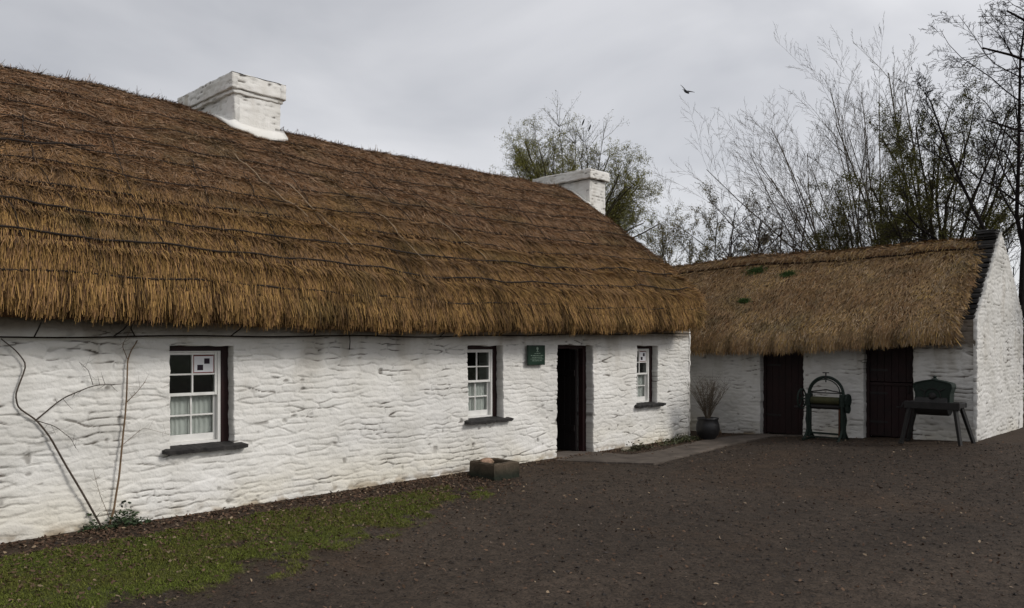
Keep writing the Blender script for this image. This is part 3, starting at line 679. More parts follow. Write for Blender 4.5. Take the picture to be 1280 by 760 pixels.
def ocol(S, Lc, rg):
    n = len(S); r = rg.uniform(0, 1, (n, 1)); w = sm(fbm(S * 1.5, Lc * 1.5, 65), .35, .65)[:, None]
    a = np.where(r < .5, TAN * 1.02, np.where(r < .82, GREY * 1.05, np.where(r < .93, GOLD, DARK * 1.5))); b = np.where(r < .4, TAN * .85, np.where(r < .8, BROWN, GREY))
    c = a * (1 - w) + b * w; g = sm(fbm(S * 2.2, Lc * 2.2, 66), .60, .8)[:, None] * .35
    return np.array([1.22, 1.36, 1.36]) * (c * (1 - g) + np.array([.05, .05, .03]) * g)
mb = MB(); olip = float(orf.l[np.argmin(np.where(orf.l < LO, orf.a, 99))])
aa = lambda S, Lc: np.full(len(S), .32) + .25 * (fbm(S * 2, Lc * 2, 4) - .5)
cover(orf, rg, 56000, -2.8, 4.30, olip + .05, LO + .1, mb, aa, (.06, .20), (.0045, .010), ocol)
cover(orf, rg, 4000, -2.8, 4.30, LO, orf.LT - .3, mb, aa, (.2, .35), (.015, .03), ocol)
fringe(orf, mb, rg, 16000, -2.8, 4.33, olip - .02, ocol, wid=(.005, .010), ln=(.06, .17)); fringe(orf, mb, rg, 6000, -2.8, 4.33, olip - .12, ocol, ln=(.04, .08))
verge(orf, mb, rg, 3500, 4.31, olip - .1, LO, ocol)
tag(mb.build('straw', M['thatch'], oroof), kind='stuff')
# ridge roll: a thicker saddle of straw over the top, with ropes on its edges
rd = MB()
S, q = np.meshgrid(np.linspace(-2.8, 4.3, 120), np.linspace(LO - .34, LO + .34, 12), indexing='ij')
P = orf.pt(S, q, .045 + .01 * vn(S * 4, q * 6, 3)); P[:, 0] = orf.pt(S[:, 0], q[:, 0], -.02); P[:, -1] = orf.pt(S[:, -1], q[:, -1], -.02)
I = np.arange(S.size).reshape(S.shape); Q = np.stack([I[:-1, :-1], I[1:, :-1], I[1:, 1:], I[:-1, 1:]], -1).reshape(-1, 4)
rd.add(P.reshape(-1, 3), Q, None, BROWN * .9)
n_ = 9000; S = rg.uniform(-2.8, 4.3, n_); Lc = rg.uniform(LO - .28, LO + .2, n_); P, U, A, N = orf.frame(S, Lc); th = rg.normal(0, .35, n_)
D = -U * np.cos(th)[:, None] + A * np.sin(th)[:, None]
straws(rd, P + N * .05, D, N, rg.uniform(.05, .16, n_), rg.uniform(.006, .012, n_), ocol(S, Lc, rg) * .95, rg.uniform(0, .02, n_), rg)
rd.build('ridge_roll', M['thatch'], oroof)
for dl, k in ((-.33, 0), (-.03, 1)):
    S = np.linspace(-2.8, 4.28, 120); MB().tube(orf.pt(S, LO + dl + .02 * np.sin(S * 4 + k), .05 if k else .018), .013, 5).build('binding_rope', M['rope'], oroof)
# green moss and grass tufts growing on it
for s_, dl, sz in ((.25, -.55, .16), (-.10, -.15, .07), (.98, -.72, .13), (.35, -1.5, .10), (1.35, -.22, .07)):
    n_ = int(1400 * sz / .14); th = rg.uniform(0, 6.28, n_); rr_ = np.abs(rg.normal(0, sz * .55, n_)); S = s_ + rr_ * np.cos(th) * 1.2; Lc = LO + dl + rr_ * np.sin(th) * .7
    P, U, A, N = orf.frame(S, Lc); D = N * .7 + A * rg.normal(0, .6, (n_, 1)) + U * rg.normal(-.3, .5, (n_, 1)); D /= np.linalg.norm(D, axis=1)[:, None]
    t_ = MB(); straws(t_, P + N * .01, D, A, rg.uniform(.02, .05, n_), rg.uniform(.006, .012, n_), np.array([.050, .085, .026]) * rg.uniform(.6, 1.5, (n_, 1)), rg.uniform(0, .01, n_), rg)
    t_.build('moss_tuft', M['grassb'], oroof)

# ------------------------------------------------------------------ plaque
pl = MB(); pl.box(6.70, 7.08, -.075, -.045, 1.46, 1.755, bev=.012)
po = tag(pl.build('wall_plaque', M['green_sign'], None), 'small dark green plaque with pale emblem and lettering, on the wall between window and door', 'plaque')
e = MB(); e.lathe([(.001, .002), (.022, .002), (.022, -.003), (.001, -.003)], (6.90, -.077, 1.705), 14, axis='y'); e.box(6.893, 6.907, -.0805, -.0765, 1.655, 1.70); e.box(6.872, 6.928, -.0805, -.0765, 1.655, 1.662)
e.build('emblem', M['sign_letters'], po)
w = MB(); rl = random.Random(4)
for z, x0, x1, h in ((1.628, 6.83, 6.97, .012), (1.598, 6.76, 7.03, .010), (1.572, 6.78, 7.01, .010), (1.546, 6.75, 7.04, .010), (1.520, 6.79, 7.00, .010)):
    x = x0
    while x < x1:
        l = rl.uniform(.006, .012); w.box(x, min(x + l, x1), -.0785, -.0765, z, z + h * rl.choice([.7, 1])); x += l + rl.choice([.004, .004, .012])
tag(w.build('lettering', M['sign_letters'], po), 'rows of small pale lettering too fine to read')

# ------------------------------------------------------------------ path
pp = np.array([(7.20, -.10), (7.30, -.42), (7.92, -1.46), (9.2, -1.36), (10.3, -1.28), (12.15, -1.30), (12.30, -1.76), (12.32, -.82), (11.4, -.55), (10.58, -.56), (9.3, -.72), (8.45, -.66), (8.36, -.13)])
def inpoly(x, y, P):
    r = np.zeros(x.shape, bool); j = len(P) - 1
    for i in range(len(P)):
        c = ((P[i, 1] > y) != (P[j, 1] > y)) & (x < (P[j, 0] - P[i, 0]) * (y - P[i, 1]) / (P[j, 1] - P[i, 1] + 1e-12) + P[i, 0]); r ^= c; j = i
    return r
us = np.arange(7.1, 12.42, .035); vs = np.arange(-1.8, 0, .035); U, V = np.meshgrid(us, vs, indexing='ij')
wx = (vn(U * 5, V * 5, 1) - .5) * .05; wy = (vn(U * 5, V * 5, 2) - .5) * .05
UC, VC = (U[:-1, :-1] + U[1:, 1:]) / 2, (V[:-1, :-1] + V[1:, 1:]) / 2
kp = inpoly(UC + wx[:-1, :-1], VC + wy[:-1, :-1], pp)
I = np.arange(U.size).reshape(U.shape); Q = np.stack([I[:-1, :-1], I[1:, :-1], I[1:, 1:], I[:-1, 1:]], -1)[kp]
# smooth the stepped edge: move boundary vertices towards the polygon
Zp = gz(U, V) + .030 + (fbm(U * 2, V * 2, 5) - .5) * .01
E = np.concatenate([Q[:, [0, 1]], Q[:, [1, 2]], Q[:, [2, 3]], Q[:, [3, 0]]]); key = np.minimum(E[:, 0], E[:, 1]) * U.size + np.maximum(E[:, 0], E[:, 1])
_, inv, cnt = np.unique(key, return_inverse=True, return_counts=True); B = E[cnt[inv.ravel()] == 1]; bv = np.unique(B)
P = np.stack([U, V, Zp], -1).reshape(-1, 3)
for i in bv:
    best = None
    for a in range(len(pp)):
        A_, B_ = pp[a], pp[(a + 1) % len(pp)]; t = np.clip(np.dot(P[i, :2] - A_, B_ - A_) / np.dot(B_ - A_, B_ - A_), 0, 1); q = A_ + t * (B_ - A_); d_ = np.linalg.norm(P[i, :2] - q)
        if best is None or d_ < best[0]: best = (d_, q)
    P[i, :2] = best[1] + rng.normal(0, .004, 2)
n_ = len(P); rm = {b: n_ + k for k, b in enumerate(bv)}; low = P[bv].copy(); low[:, 2] -= .06
SQ = [[b, a, rm[a], rm[b]] for a, b in B]
cc = np.array([.115, .100, .088]) * (.75 + .5 * fbm(U * 1.5, V * 1.5, 8).reshape(-1, 1)); cc = np.concatenate([cc, cc[bv] * .7])
us_ = np.zeros(n_ + len(bv), bool); AQ = np.concatenate([Q, np.array(SQ)]); us_[AQ.ravel()] = True; rmm = np.cumsum(us_) - 1
tag(MB().add(np.concatenate([P, low])[us_], rmm[AQ], None, cc[us_]).build('path', M['slab'], smooth=False), kind='structure')

# ------------------------------------------------------------------ trough with stone
tr_ = MB(); x0, x1, y0, y1, h = 5.31, 5.76, -.78, -.30, .225; w = .065; g = np.array([.085, .080, .058]); 
def ringbox(mb, x0, x1, y0, y1, z0, z1, w, floor):
    n = 7; r = np.random.default_rng(2)
    def loop(ix, z, j):
        xa, xb, ya, yb = x0 + ix, x1 - ix, y0 + ix, y1 - ix; P = []
        for a, b in (((xa, ya), (xb, ya)), ((xb, ya), (xb, yb)), ((xb, yb), (xa, yb)), ((xa, yb), (xa, ya))):
            for t in np.linspace(0, 1, n)[:-1]: P.append([a[0] + (b[0] - a[0]) * t + r.normal(0, j), a[1] + (b[1] - a[1]) * t + r.normal(0, j), z + r.normal(0, j)])
        return P
    L = [loop(-.01, z0, .004), loop(0, z0 + .08, .005), loop(0, z1 - .02, .004), loop(.012, z1, .003), loop(w - .01, z1 - .002, .003), loop(w, z1 - .02, .004), loop(w + .01, floor, .004)]
    m_ = len(L[0]); V = sum(L, []); Q = [[k * m_ + i, k * m_ + (i + 1) % m_, (k + 1) * m_ + (i + 1) % m_, (k + 1) * m_ + i] for k in range(len(L) - 1) for i in range(m_)]
    V.append([(x0 + x1) / 2, (y0 + y1) / 2, floor]); T = [[6 * m_ + i, 6 * m_ + (i + 1) % m_, len(V) - 1] for i in range(m_)]
    V = np.array(V); cg = np.where((V[:, 2:] > z1 - .03), np.array([[.115, .085, .06]]), np.array([[.022, .026, .017]])); mb.add(V, Q, T, cg)
ringbox(tr_, x0, x1, y0, y1, -.03, h, w, .12)
tag(tr_.build('stone_trough', M['stone']), 'small square hollow stone trough, dark and mossy, at the foot of the white wall', 'trough')
MB().ico((5.50, -.44, .20), .105, (.42, .27, .19), .12, (1, .8, .62)).build('fieldstone', M['stone'], smooth=False)
tag(bpy.data.objects['fieldstone'], 'pinkish brown rounded stone lying inside the square stone trough', 'stone')
sx = MB(); sx.ico((8.92, -.24, .02), .10, (.30, .26, .21), .15, (1.3, .8, .6)); tag(sx.build('fieldstone', M['stone']), 'pale grey lump of stone on the ground against the wall right of the cottage door', 'stone')

# ------------------------------------------------------------------ pot and its bare shrub
px_, py_ = 11.02, -.52; z0 = float(gz(px_, py_))
sc_ = 1.22; p = MB().lathe([(a_ * sc_, b_ * sc_) for a_, b_ in [(.001, .0), (.095, .0), (.10, .02), (.155, .08), (.178, .16), (.170, .24), (.148, .295), (.160, .315), (.163, .335), (.150, .335), (.140, .30), (.001, .295)]], (px_, py_, z0 + .01), 28)
pot = tag(p.build('plant_pot', M['pot'], smooth=True), 'round black cast pot standing at the far corner of the cottage', 'pot')
MB().lathe([(.001, .012), (.168, .0)], (px_, py_, z0 + .365), 20).build('soil', M['soil'], pot)
def shrub(name, base, n, h, spread, seed, col, label, cat, r0=.006, fork=4, group=None):
    r = np.random.default_rng(seed); mb = MB()
    for i in range(n):
        a = r.uniform(0, 6.28); sp = r.uniform(.1, 1) * spread; hh = h * r.uniform(.7, 1)
        tip = np.array([math.cos(a) * sp, math.sin(a) * sp, hh]); q = np.linspace(0, 1, 8)[:, None]
        P = np.array(base) + np.array([math.cos(a), math.sin(a), 0]) * .03 + tip * np.concatenate([q ** 1.4, q ** 1.4, q], 1) + r.normal(0, .01, (8, 3)) * q
        mb.tube(P, r0 * (1 - .7 * q[:, 0]), 4, col)
        for f in range(fork):
            k = r.integers(2, 7); d = r.normal(0, 1, 3); d[2] = abs(d[2]) + .8; d /= np.linalg.norm(d); l = hh * r.uniform(.15, .4)
            mb.tube([P[k], P[k] + d * l * .5 + r.normal(0, .01, 3), P[k] + d * l], [r0 * .5, r0 * .4, r0 * .2], 3, col, cap=False)
    return tag(mb.build(name, M['vine'], None), label, cat, group)
shrub('bare_shrub', (px_, py_, z0 + .36), 52, .80, .44, 4, (.10, .078, .055), 'leafless twiggy shrub growing in the round black pot', 'shrub', .0055, 7)

# ------------------------------------------------------------------ climbers on the wall
def climber(name, pts, r, branches, lab, col):
    P = np.array([[x, -.035, z] for x, z in pts]); q = np.linspace(0, 1, 40); k = np.linspace(0, 1, len(P))
    S = np.stack([np.interp(q, k, P[:, i]) for i in range(3)], 1); S[1:-1] = (S[:-2] + S[1:-1] * 2 + S[2:]) / 4
    S[:, 1] -= .012 * vn(q * 14, q * 0, 3); mb = MB(); mb.tube(S, r * (1 - .5 * q), 6, col)
    for bp, br in branches:
        B_ = np.array([[x, -.035 - .03 * math.sin(i), z] for i, (x, z) in enumerate(bp)]); qq = np.linspace(0, 1, 16); kk = np.linspace(0, 1, len(B_))
        T_ = np.stack([np.interp(qq, kk, B_[:, i]) for i in range(3)], 1); T_[1:-1] = (T_[:-2] + T_[1:-1] + T_[2:]) / 3
        mb.tube(T_, br * (1 - .6 * qq), 4, np.array(col) * .9)
        for t in range(9):
            i = rng.integers(3, 15); d = np.array([rng.normal(0, 1), -abs(rng.normal(0, .3)), rng.normal(.2, 1)]); d /= np.linalg.norm(d)
            l = rng.uniform(.04, .16); mb.tube([T_[i], T_[i] + d * l * .6, T_[i] + d * l + [0, 0, .01]], [br * .4, br * .3, br * .15], 3, np.array(col) * .8, cap=False)
    return tag(mb.build(name, M['vine']), lab, 'climbing plant')
climber('climbing_stem', [(.84, 0), (.68, .33), (.50, .68), (.38, .93), (.28, 1.08), (.13, 1.20), (.11, 1.32), (.20, 1.58), (.12, 1.70), (.0, 1.81)], .0105,
        [([(.27, 1.08), (.48, 1.27), (.75, 1.38), (1.0, 1.38)], .007), ([(.27, 1.08), (.42, 1.02), (.55, .90), (.6, .80)], .004), ([(.75, 1.38), (.70, 1.52), (.62, 1.60)], .003)],
        'dark kinked bare climber stem leaning left up the white wall, forking halfway', (.085, .065, .05))
climber('climbing_stem', [(.88, 0), (.93, .18), (.98, .50), (1.02, .9), (1.05, 1.25), (1.06, 1.60), (1.09, 1.70), (1.15, 1.80)], .0105,
        [([(1.05, 1.2), (1.14, 1.30), (1.22, 1.40)], .004), ([(.9, .1), (.80, .35), (.74, .60)], .003), ([(1.02, .8), (1.2, .95), (1.45, .86)], .0025), ([(1.06, 1.62), (1.0, 1.75), (1.05, 1.85)], .005)],
        'straight upright tan climber stem on the white wall, left of the nearest window', (.20, .13, .075))
# fine dried runners
def weeds(name, cx, cy, n, sx_, sy_, h, lab, seed, col=(.030, .048, .020), cat='weeds'):
    r = np.random.default_rng(seed); mb = MB()
    x = cx + np.clip(r.normal(0, sx_, n), -1.7 * sx_, 1.7 * sx_); y = cy + np.clip(r.normal(0, sy_, n), -1.5 * sy_, 1.5 * sy_); y = np.minimum(y, -.03); z = gz(x, y) + np.abs(r.normal(0, h, n)) * np.exp(-((x - cx) / (sx_ * 1.3)) ** 2) + .01
    D = r.normal(0, 1, (n, 3)); D[:, 2] = np.abs(D[:, 2]) * .4; D[:, 1] -= .5; D /= np.linalg.norm(D, axis=1)[:, None]
    N_ = np.tile([0, -.4, .9], (n, 1)) + r.normal(0, .4, (n, 3)); N_ /= np.linalg.norm(N_, axis=1)[:, None]
    straws(mb, np.stack([x, y, z], 1), D, N_, r.uniform(.02, .055, n), r.uniform(.012, .026, n), np.array(col) * r.uniform(.5, 1.6, (n, 1)), r.normal(0, .01, n), r)
    for i in range(n // 45 if name == 'weed_patch' else 0):
        a = [cx + r.normal(0, sx_ * .7), min(-.03, cy), 0]; d = [r.normal(0, .06), -.02, abs(r.normal(h * 1.4, .04))]; mb.tube([a, np.array(a) + d], .004, 3, (.04, .035, .02))
    return tag(mb.build(name, M['weed']), lab, cat, kind='stuff' if name == 'weed_patch' else None)
weeds('ivy_clump', 1.02, -.08, 330, .12, .05, .085, 'dark green ivy clump at the foot of the upright climber stem', 3, cat='plant')
weeds('ivy_clump', .72, -.06, 80, .05, .025, .07, 'sparse little ivy sprig at the foot of the leaning climber stem', 5, cat='plant')
weeds('weed_patch', 9.1, -.32, 380, .20, .09, .05, 'low dark weeds at the wall foot, just right of the cottage doorstep', 6, (.045, .042, .02))
weeds('weed_patch', 10.5, -.28, 700, .42, .11, .05, 'low green weeds at the wall foot under the farthest window', 7, (.045, .050, .018))

# ------------------------------------------------------------------ ground cover
r = np.random.default_rng(12)
def sample_gr(x, y):
    i = np.clip(np.searchsorted(xl, x), 0, len(xl) - 1); j = np.clip(np.searchsorted(yl, y), 0, len(yl) - 1); return gr[i, j]
n_ = 160000; x = r.uniform(-1.5, 5.8, n_); y = r.uniform(-2.9, -.25, n_); k = (sample_gr(x, y) > r.uniform(.15, 1, n_)); x, y = x[k], y[k]; n_ = len(x)
zz = Z[np.clip(np.searchsorted(xl, x), 0, len(xl) - 1), np.clip(np.searchsorted(yl, y), 0, len(yl) - 1)]
D = np.stack([r.normal(0, .55, n_), r.normal(0, .55, n_), np.ones(n_)], 1); D /= np.linalg.norm(D, axis=1)[:, None]
N_ = r.normal(0, 1, (n_, 3)); N_ -= D * (N_ * D).sum(1)[:, None]; N_ /= np.linalg.norm(N_, axis=1)[:, None]
patch = fbm(x * 2.2, y * 2.2, 81)[:, None]; cg = np.array([.070, .098, .014]) * (1.3 - patch) + np.array([.085, .066, .022]) * patch
mb = MB(); straws(mb, np.stack([x, y, zz - .004], 1), D, N_, r.uniform(.008, .030, n_) * (.6 + .8 * fbm(x * 3, y * 3, 83)), r.uniform(.003, .006, n_), cg * r.uniform(.55, 1.4, (n_, 1)), r.normal(0, .008, n_), r)
tag(mb.build('grass', M['grassb']), 'short mossy green grass along the foot of the cottage wall', 'grass', kind='stuff')
# loose chips on the tarmac
def chips(name, n, x, y, size, colf, mat_, lab, cat, seed):
    r = np.random.default_rng(seed); zz = Z[np.clip(np.searchsorted(xl, x), 0, len(xl) - 1), np.clip(np.searchsorted(yl, y), 0, len(yl) - 1)]
    base = np.array([[1, 0, 0], [-1, 0, 0], [0, 1, 0], [0, -1, 0], [0, 0, 1], [0, 0, -1.]]); T = np.array([[0, 2, 4], [2, 1, 4], [1, 3, 4], [3, 0, 4], [2, 0, 5], [1, 2, 5], [3, 1, 5], [0, 3, 5]])
    s = size(r, n)[:, None, None]; V = base[None] * s * np.stack([r.uniform(.7, 1.4, n), r.uniform(.5, 1, n), r.uniform(.3, .7, n)], 1)[:, None, :] + r.normal(0, .18, (n, 6, 3)) * s
    a = r.uniform(0, 6.28, n); c_, s_ = np.cos(a)[:, None], np.sin(a)[:, None]
    V = np.stack([V[..., 0] * c_ - V[..., 1] * s_, V[..., 0] * s_ + V[..., 1] * c_, V[..., 2]], -1) + np.stack([x, y, zz + s[:, 0, 0] * .15], 1)[:, None, :]
    tt = (T[None] + np.arange(n)[:, None, None] * 6).reshape(-1, 3)
    m_ = MB(); m_.add(V.reshape(-1, 3), None, tt, np.repeat(colf(r, n), 6, axis=0)); return tag(m_.build(name, mat_), lab, cat, kind='stuff')
n_ = 52000; d = r.uniform(0, 1, n_) ** .62; t = 4.6 + d * 10; kx = r.uniform(-.66, .70, n_); x = -1.91 + t * (.718 + .695 * kx); y = -8.08 + t * (.695 - .718 * kx)
k = (y < -.2) & (x < 12.2) & (y > -9) & (x < 15) ; k &= ~inpoly(x, y, pp); k &= r.uniform(0, 1, n_) > sample_gr(x, y) * .9; x, y = x[k], y[k]; n_ = len(x)
def gcol(r, n):
    q = r.uniform(0, 1, (n, 1)); return np.where(q < .72, [[.036, .031, .028]], np.where(q < .9, [[.065, .048, .037]], np.where(q < .994, [[.105, .080, .062]], [[.20, .17, .145]])))
chips('gravel', n_, x, y, lambda r, n: .0035 + .004 * r.uniform(0, 1, n) + .016 * r.uniform(0, 1, n) ** 9, gcol, M['peb'], 'loose stone chips scattered over the dark yard', 'gravel', 4)
# dead leaves
n_ = 3600; t = 4.6 + r.uniform(0, 1, n_) ** .8 * 10; kx = r.uniform(-.66, .70, n_); x = -1.91 + t * (.718 + .695 * kx); y = -8.08 + t * (.695 - .718 * kx)
n2_ = 5200; x2 = r.uniform(-.5, 5.5, n2_); y2 = -.12 - np.abs(r.normal(0, .9, n2_)) * np.interp(x2, [-.5, 2, 5.5], [1.3, 1.1, .6]); n3_ = 900; x3 = r.uniform(8.4, 12.2, n3_); y3 = -.08 - np.abs(r.normal(0, .25, n3_))
n4_ = 1600; x4 = r.uniform(-.5, 11.2, n4_); y4 = -.06 - np.abs(r.normal(0, .13, n4_))
x = np.concatenate([x, x2, x3, x4]); y = np.concatenate([y, y2, y3, y4]); k = (y < -.05) & (x < 12.2) & (y > -9.2); x, y = x[k], y[k]; n_ = len(x)
zz = Z[np.clip(np.searchsorted(xl, x), 0, len(xl) - 1), np.clip(np.searchsorted(yl, y), 0, len(yl) - 1)]
D = np.stack([r.normal(0, 1, n_), r.normal(0, 1, n_), r.normal(0, .18, n_)], 1); D /= np.linalg.norm(D, axis=1)[:, None]
N_ = np.tile([0., 0, 1], (n_, 1)) + r.normal(0, .25, (n_, 3)); N_ -= D * (N_ * D).sum(1)[:, None]; N_ /= np.linalg.norm(N_, axis=1)[:, None]
q = r.uniform(0, 1, (n_, 1)); cl = np.where(q < .5, [[.060, .033, .020]], np.where(q < .9, [[.10, .06, .036]], [[.21, .155, .10]]))
sz = r.uniform(.5, 1, n_)
mb = MB(); straws(mb, np.stack([x, y, zz + .012], 1), D, N_, .038 * sz, .020 * sz, cl, r.normal(0, .008, n_), r)
tag(mb.build('fallen_leaves', M['leaf']), 'dead brown leaves and straw bits scattered on grass and yard', 'leaf litter', kind='stuff')

# ------------------------------------------------------------------ mangle (by the wall, between the two doors)
mg = thing('laundry_mangle', 'green cast iron mangle with arched top and wooden roller, between the two outbuilding doors', 'mangle')
gx, gy = 11.80, -2.36; g0 = float(gz(gx, gy)) + .0
hw = .30; H = .93
def P3(x, y, z): return [gx + x, gy + y, g0 + z]
for sgn in (-1, 1):
    f = MB(); yy = sgn * hw
    f.box(gx - .05, gx + .05, gy + yy - .032, gy + yy + .032, g0 + .05, g0 + .72, bev=.008)
    f.box(gx - .075, gx - .05, gy + yy - .018, gy + yy + .018, g0 + .12, g0 + .70, bev=.004)
    f.tube([P3(-.04, yy, .22), P3(-.12, yy, .10), P3(-.24, yy, .0)], .02, 6); f.tube([P3(.04, yy, .22), P3(.12, yy, .10), P3(.22, yy, .0)], .02, 6)
    f.tube([P3(-.26, yy, .015), P3(.24, yy, .015)], .018, 6)
    f.box(gx - .07, gx + .07, gy + yy - .045, gy + yy + .045, g0 + .58, g0 + .80, bev=.01)
    f.tube([P3(-.02, yy * 1.0, .05), P3(0, yy * 1.18, .35), P3(0, yy * 1.05, .60)], .013, 5)
    f.build('side_frame', M['iron_green'], mg)
a = np.linspace(0, math.pi, 26); f = MB(); f.tube([P3(0, hw * math.cos(t), .79 + (.30 + .0) * math.sin(t)) for t in a], .026, 8)
f.tube([P3(-.03, hw * .86 * math.cos(t), .80 + .25 * math.sin(t)) for t in a], .010, 5); f.build('arch', M['iron_green'], mg)
f = MB(); f.tube([P3(0, 0, 1.0), P3(0, 0, 1.17)], .011, 6); f.tube([P3(0, -.055, 1.165), P3(0, .055, 1.165)], .010, 6); f.lathe([(.001, .03), (.03, .02), (.03, -.03), (.001, -.03)], P3(0, 0, 1.09), 12); f.build('pressure_screw', M['iron_black'], mg)
f = MB(); f.tube([P3(0, -hw + .03, .83), P3(0, -.12, .85), P3(0, 0, .875), P3(0, .12, .85), P3(0, hw - .03, .83)], .011, 5); f.tube([P3(0, -hw + .03, .815), P3(0, hw - .03, .815)], .010, 5); f.build('leaf_spring', M['iron_black'], mg)
f = MB(); f.lathe([(.001, -hw + .05), (.055, -hw + .05), (.066, -hw + .07), (.066, hw - .07), (.055, hw - .05), (.001, hw - .05)], P3(-.02, 0, .685), 20, axis='y'); f.build('roller', M['roller'], mg, smooth=False)
f = MB(); f.lathe([(.001, -hw + .05), (.045, -hw + .05), (.045, hw - .05), (.001, hw - .05)], P3(.0, 0, .58), 16, axis='y'); f.build('lower_roller', M['iron_black'], mg)
f = MB(); f.box(gx - .025, gx + .025, gy - hw, gy + hw, g0 + .10, g0 + .13, bev=.005); f.box(gx - .02, gx + .02, gy - hw, gy + hw, g0 + .04, g0 + .06); f.build('tie_bar', M['iron_green'], mg)
# hand wheel on the left end (towards +y)
wy = gy + hw + .13; f = MB(); a = np.linspace(0, 2 * math.pi, 33); R_w = .17
f.tube([[gx + R_w * math.cos(t), wy, g0 + .70 + R_w * math.sin(t)] for t in a], .014, 6, cap=False)
for t in np.arange(5) * 2 * math.pi / 5 + .3: f.tube([[gx, wy, g0 + .70], [gx + R_w * .5 * math.cos(t + .25), wy, g0 + .70 + R_w * .5 * math.sin(t + .25)], [gx + R_w * math.cos(t), wy, g0 + .70 + R_w * math.sin(t)]], .009, 5)
f.tube([[gx, gy + hw, g0 + .70], [gx, wy + .02, g0 + .70]], .016, 6); hwl = f.build('hand_wheel', M['iron_green'], mg)
MB().tube([[gx - .10, wy, g0 + .56], [gx - .10, wy + .09, g0 + .56]], .016, 8).build('crank_handle', M['iron_black'], hwl)
f = MB(); 
for zc, rr_ in ((.70, .105), (.56, .07)):
    pr = []; 
    f.lathe([(.001, 0), (rr_, 0), (rr_, .04), (.001, .04)], [gx, gy - hw - .10, g0 + zc], 22, axis='y')
    for t in np.arange(16) * math.pi / 8: f.box(gx + rr_ * math.cos(t) - .008, gx + rr_ * math.cos(t) + .008, gy - hw - .098, gy - hw - .062, g0 + zc + rr_ * math.sin(t) - .008, g0 + zc + rr_ * math.sin(t) + .008)
f.build('gear_wheels', M['iron_green'], mg)
f = MB(); f.box(gx - .03, gx + .03, gy - hw + .045, gy - hw + .075, g0 + .06, g0 + .56, bev=.004); tag(f.build('rusty_rod', M['iron_rust'], mg), 'rusty brown rod beside the right leg')

# ------------------------------------------------------------------ winnowing / chopping machine on four legs
fm_ = thing('farm_machine', 'dark green iron farm machine with fan shaped housing on four splayed legs', 'farm machine')
gx, gy = 11.80, -4.10; g0 = float(gz(gx, gy))
W2 = .40
for sx_ in (-1, 1):
    for sy_ in (-1, 1):
        top = P3(sx_ * .15, sy_ * (W2 - .08), .62); bot = P3(sx_ * .25, sy_ * (W2 + .03 + (.06 if sx_ > 0 else 0)), -.01)
        f = MB(); f.tube([top, bot], [.040, .032], 5); f.box(bot[0] - .05, bot[0] + .05, bot[1] - .03, bot[1] + .03, g0 - .01, g0 + .015, bev=.004); f.build('leg', M['iron_black'], fm_)
f = MB(); f.box(gx - .20, gx - .15, gy - W2, gy + W2, g0 + .555, g0 + .67, bev=.006); f.box(gx + .15, gx + .20, gy - W2, gy + W2, g0 + .58, g0 + .66, bev=.006)
f.box(gx - .15, gx + .15, gy - W2 + .005, gy - W2 + .06, g0 + .585, g0 + .655, bev=.006); f.box(gx - .15, gx + .15, gy + W2 - .06, gy + W2 - .005, g0 + .585, g0 + .655, bev=.006); f.build('table_frame', M['iron_black'], fm_)
# housing: fan shaped plate, wider at the top
out_ = [(-.235, .60), (-.245, .80), (-.275, .90), (-.265, .945)] + [(x, 1.00 + .025 * (1 - (x / .27) ** 2) - .035 * abs(x) / .27 - .01) for x in np.linspace(-.25, .25, 13)] + [(.265, .945), (.275, .90), (.245, .80), (.235, .60)]
o_ = np.array(out_); m_ = len(o_); f = MB()
for xa, xb, sc_ in ((-.14, .10, 1.0),):
    V = np.concatenate([[P3(xa, y, z) for y, z in o_], [P3(xb, y, z) for y, z in o_], [P3(xa, 0, .8)], [P3(xb, 0, .8)]])
    Q = [[i, (i + 1) % m_, m_ + (i + 1) % m_, m_ + i] for i in range(m_)]; T = [[(i + 1) % m_, i, 2 * m_] for i in range(m_)] + [[m_ + i, m_ + (i + 1) % m_, 2 * m_ + 1] for i in range(m_)]
    f.add(V, Q, T)
f.tube([P3(-.145, y, z) for y, z in o_], .012, 5); hs_ = f.build('housing', M['iron_green'], fm_)
f = MB(); f.lathe([(.001, -.05), (.035, -.045), (.055, -.02), (.06, .0)], P3(-.14, 0, .76), 18, axis='x'); f.tube([P3(-.15, .12 * math.cos(t), .76 + .12 * math.sin(t)) for t in np.linspace(0, 6.283, 25)], .007, 5, cap=False)
for t in (.6, 2.5, 3.8, 5.6): f.tube([P3(-.15, .12 * math.cos(t), .76 + .12 * math.sin(t)), P3(-.148, .22 * math.cos(t), .78 + .17 * math.sin(t))], .007, 5)
f.build('hub_boss', M['iron_black'], hs_)
f = MB(); f.lathe([(.001, 0), (.05, .0), (.045, .03), (.02, .045), (.03, .065), (.001, .085)], P3(-.02, .0, .995), 14); f.build('finial', M['iron_green'], hs_)
f = MB(); f.lathe([(.001, -.24), (.16, -.24), (.17, -.22), (.17, .22), (.16, .24), (.001, .24)], P3(-.02, .02, .62), 26, axis='y')
f.build('drum', M['iron_black'], fm_)
f = MB(); f.tube([P3(-.02, W2 - .02, .64), P3(-.02, W2 + .06, .64), P3(-.15, W2 + .06, .56), P3(-.15, W2 + .13, .56)], .012, 6); f.build('crank', M['iron_black'], fm_)

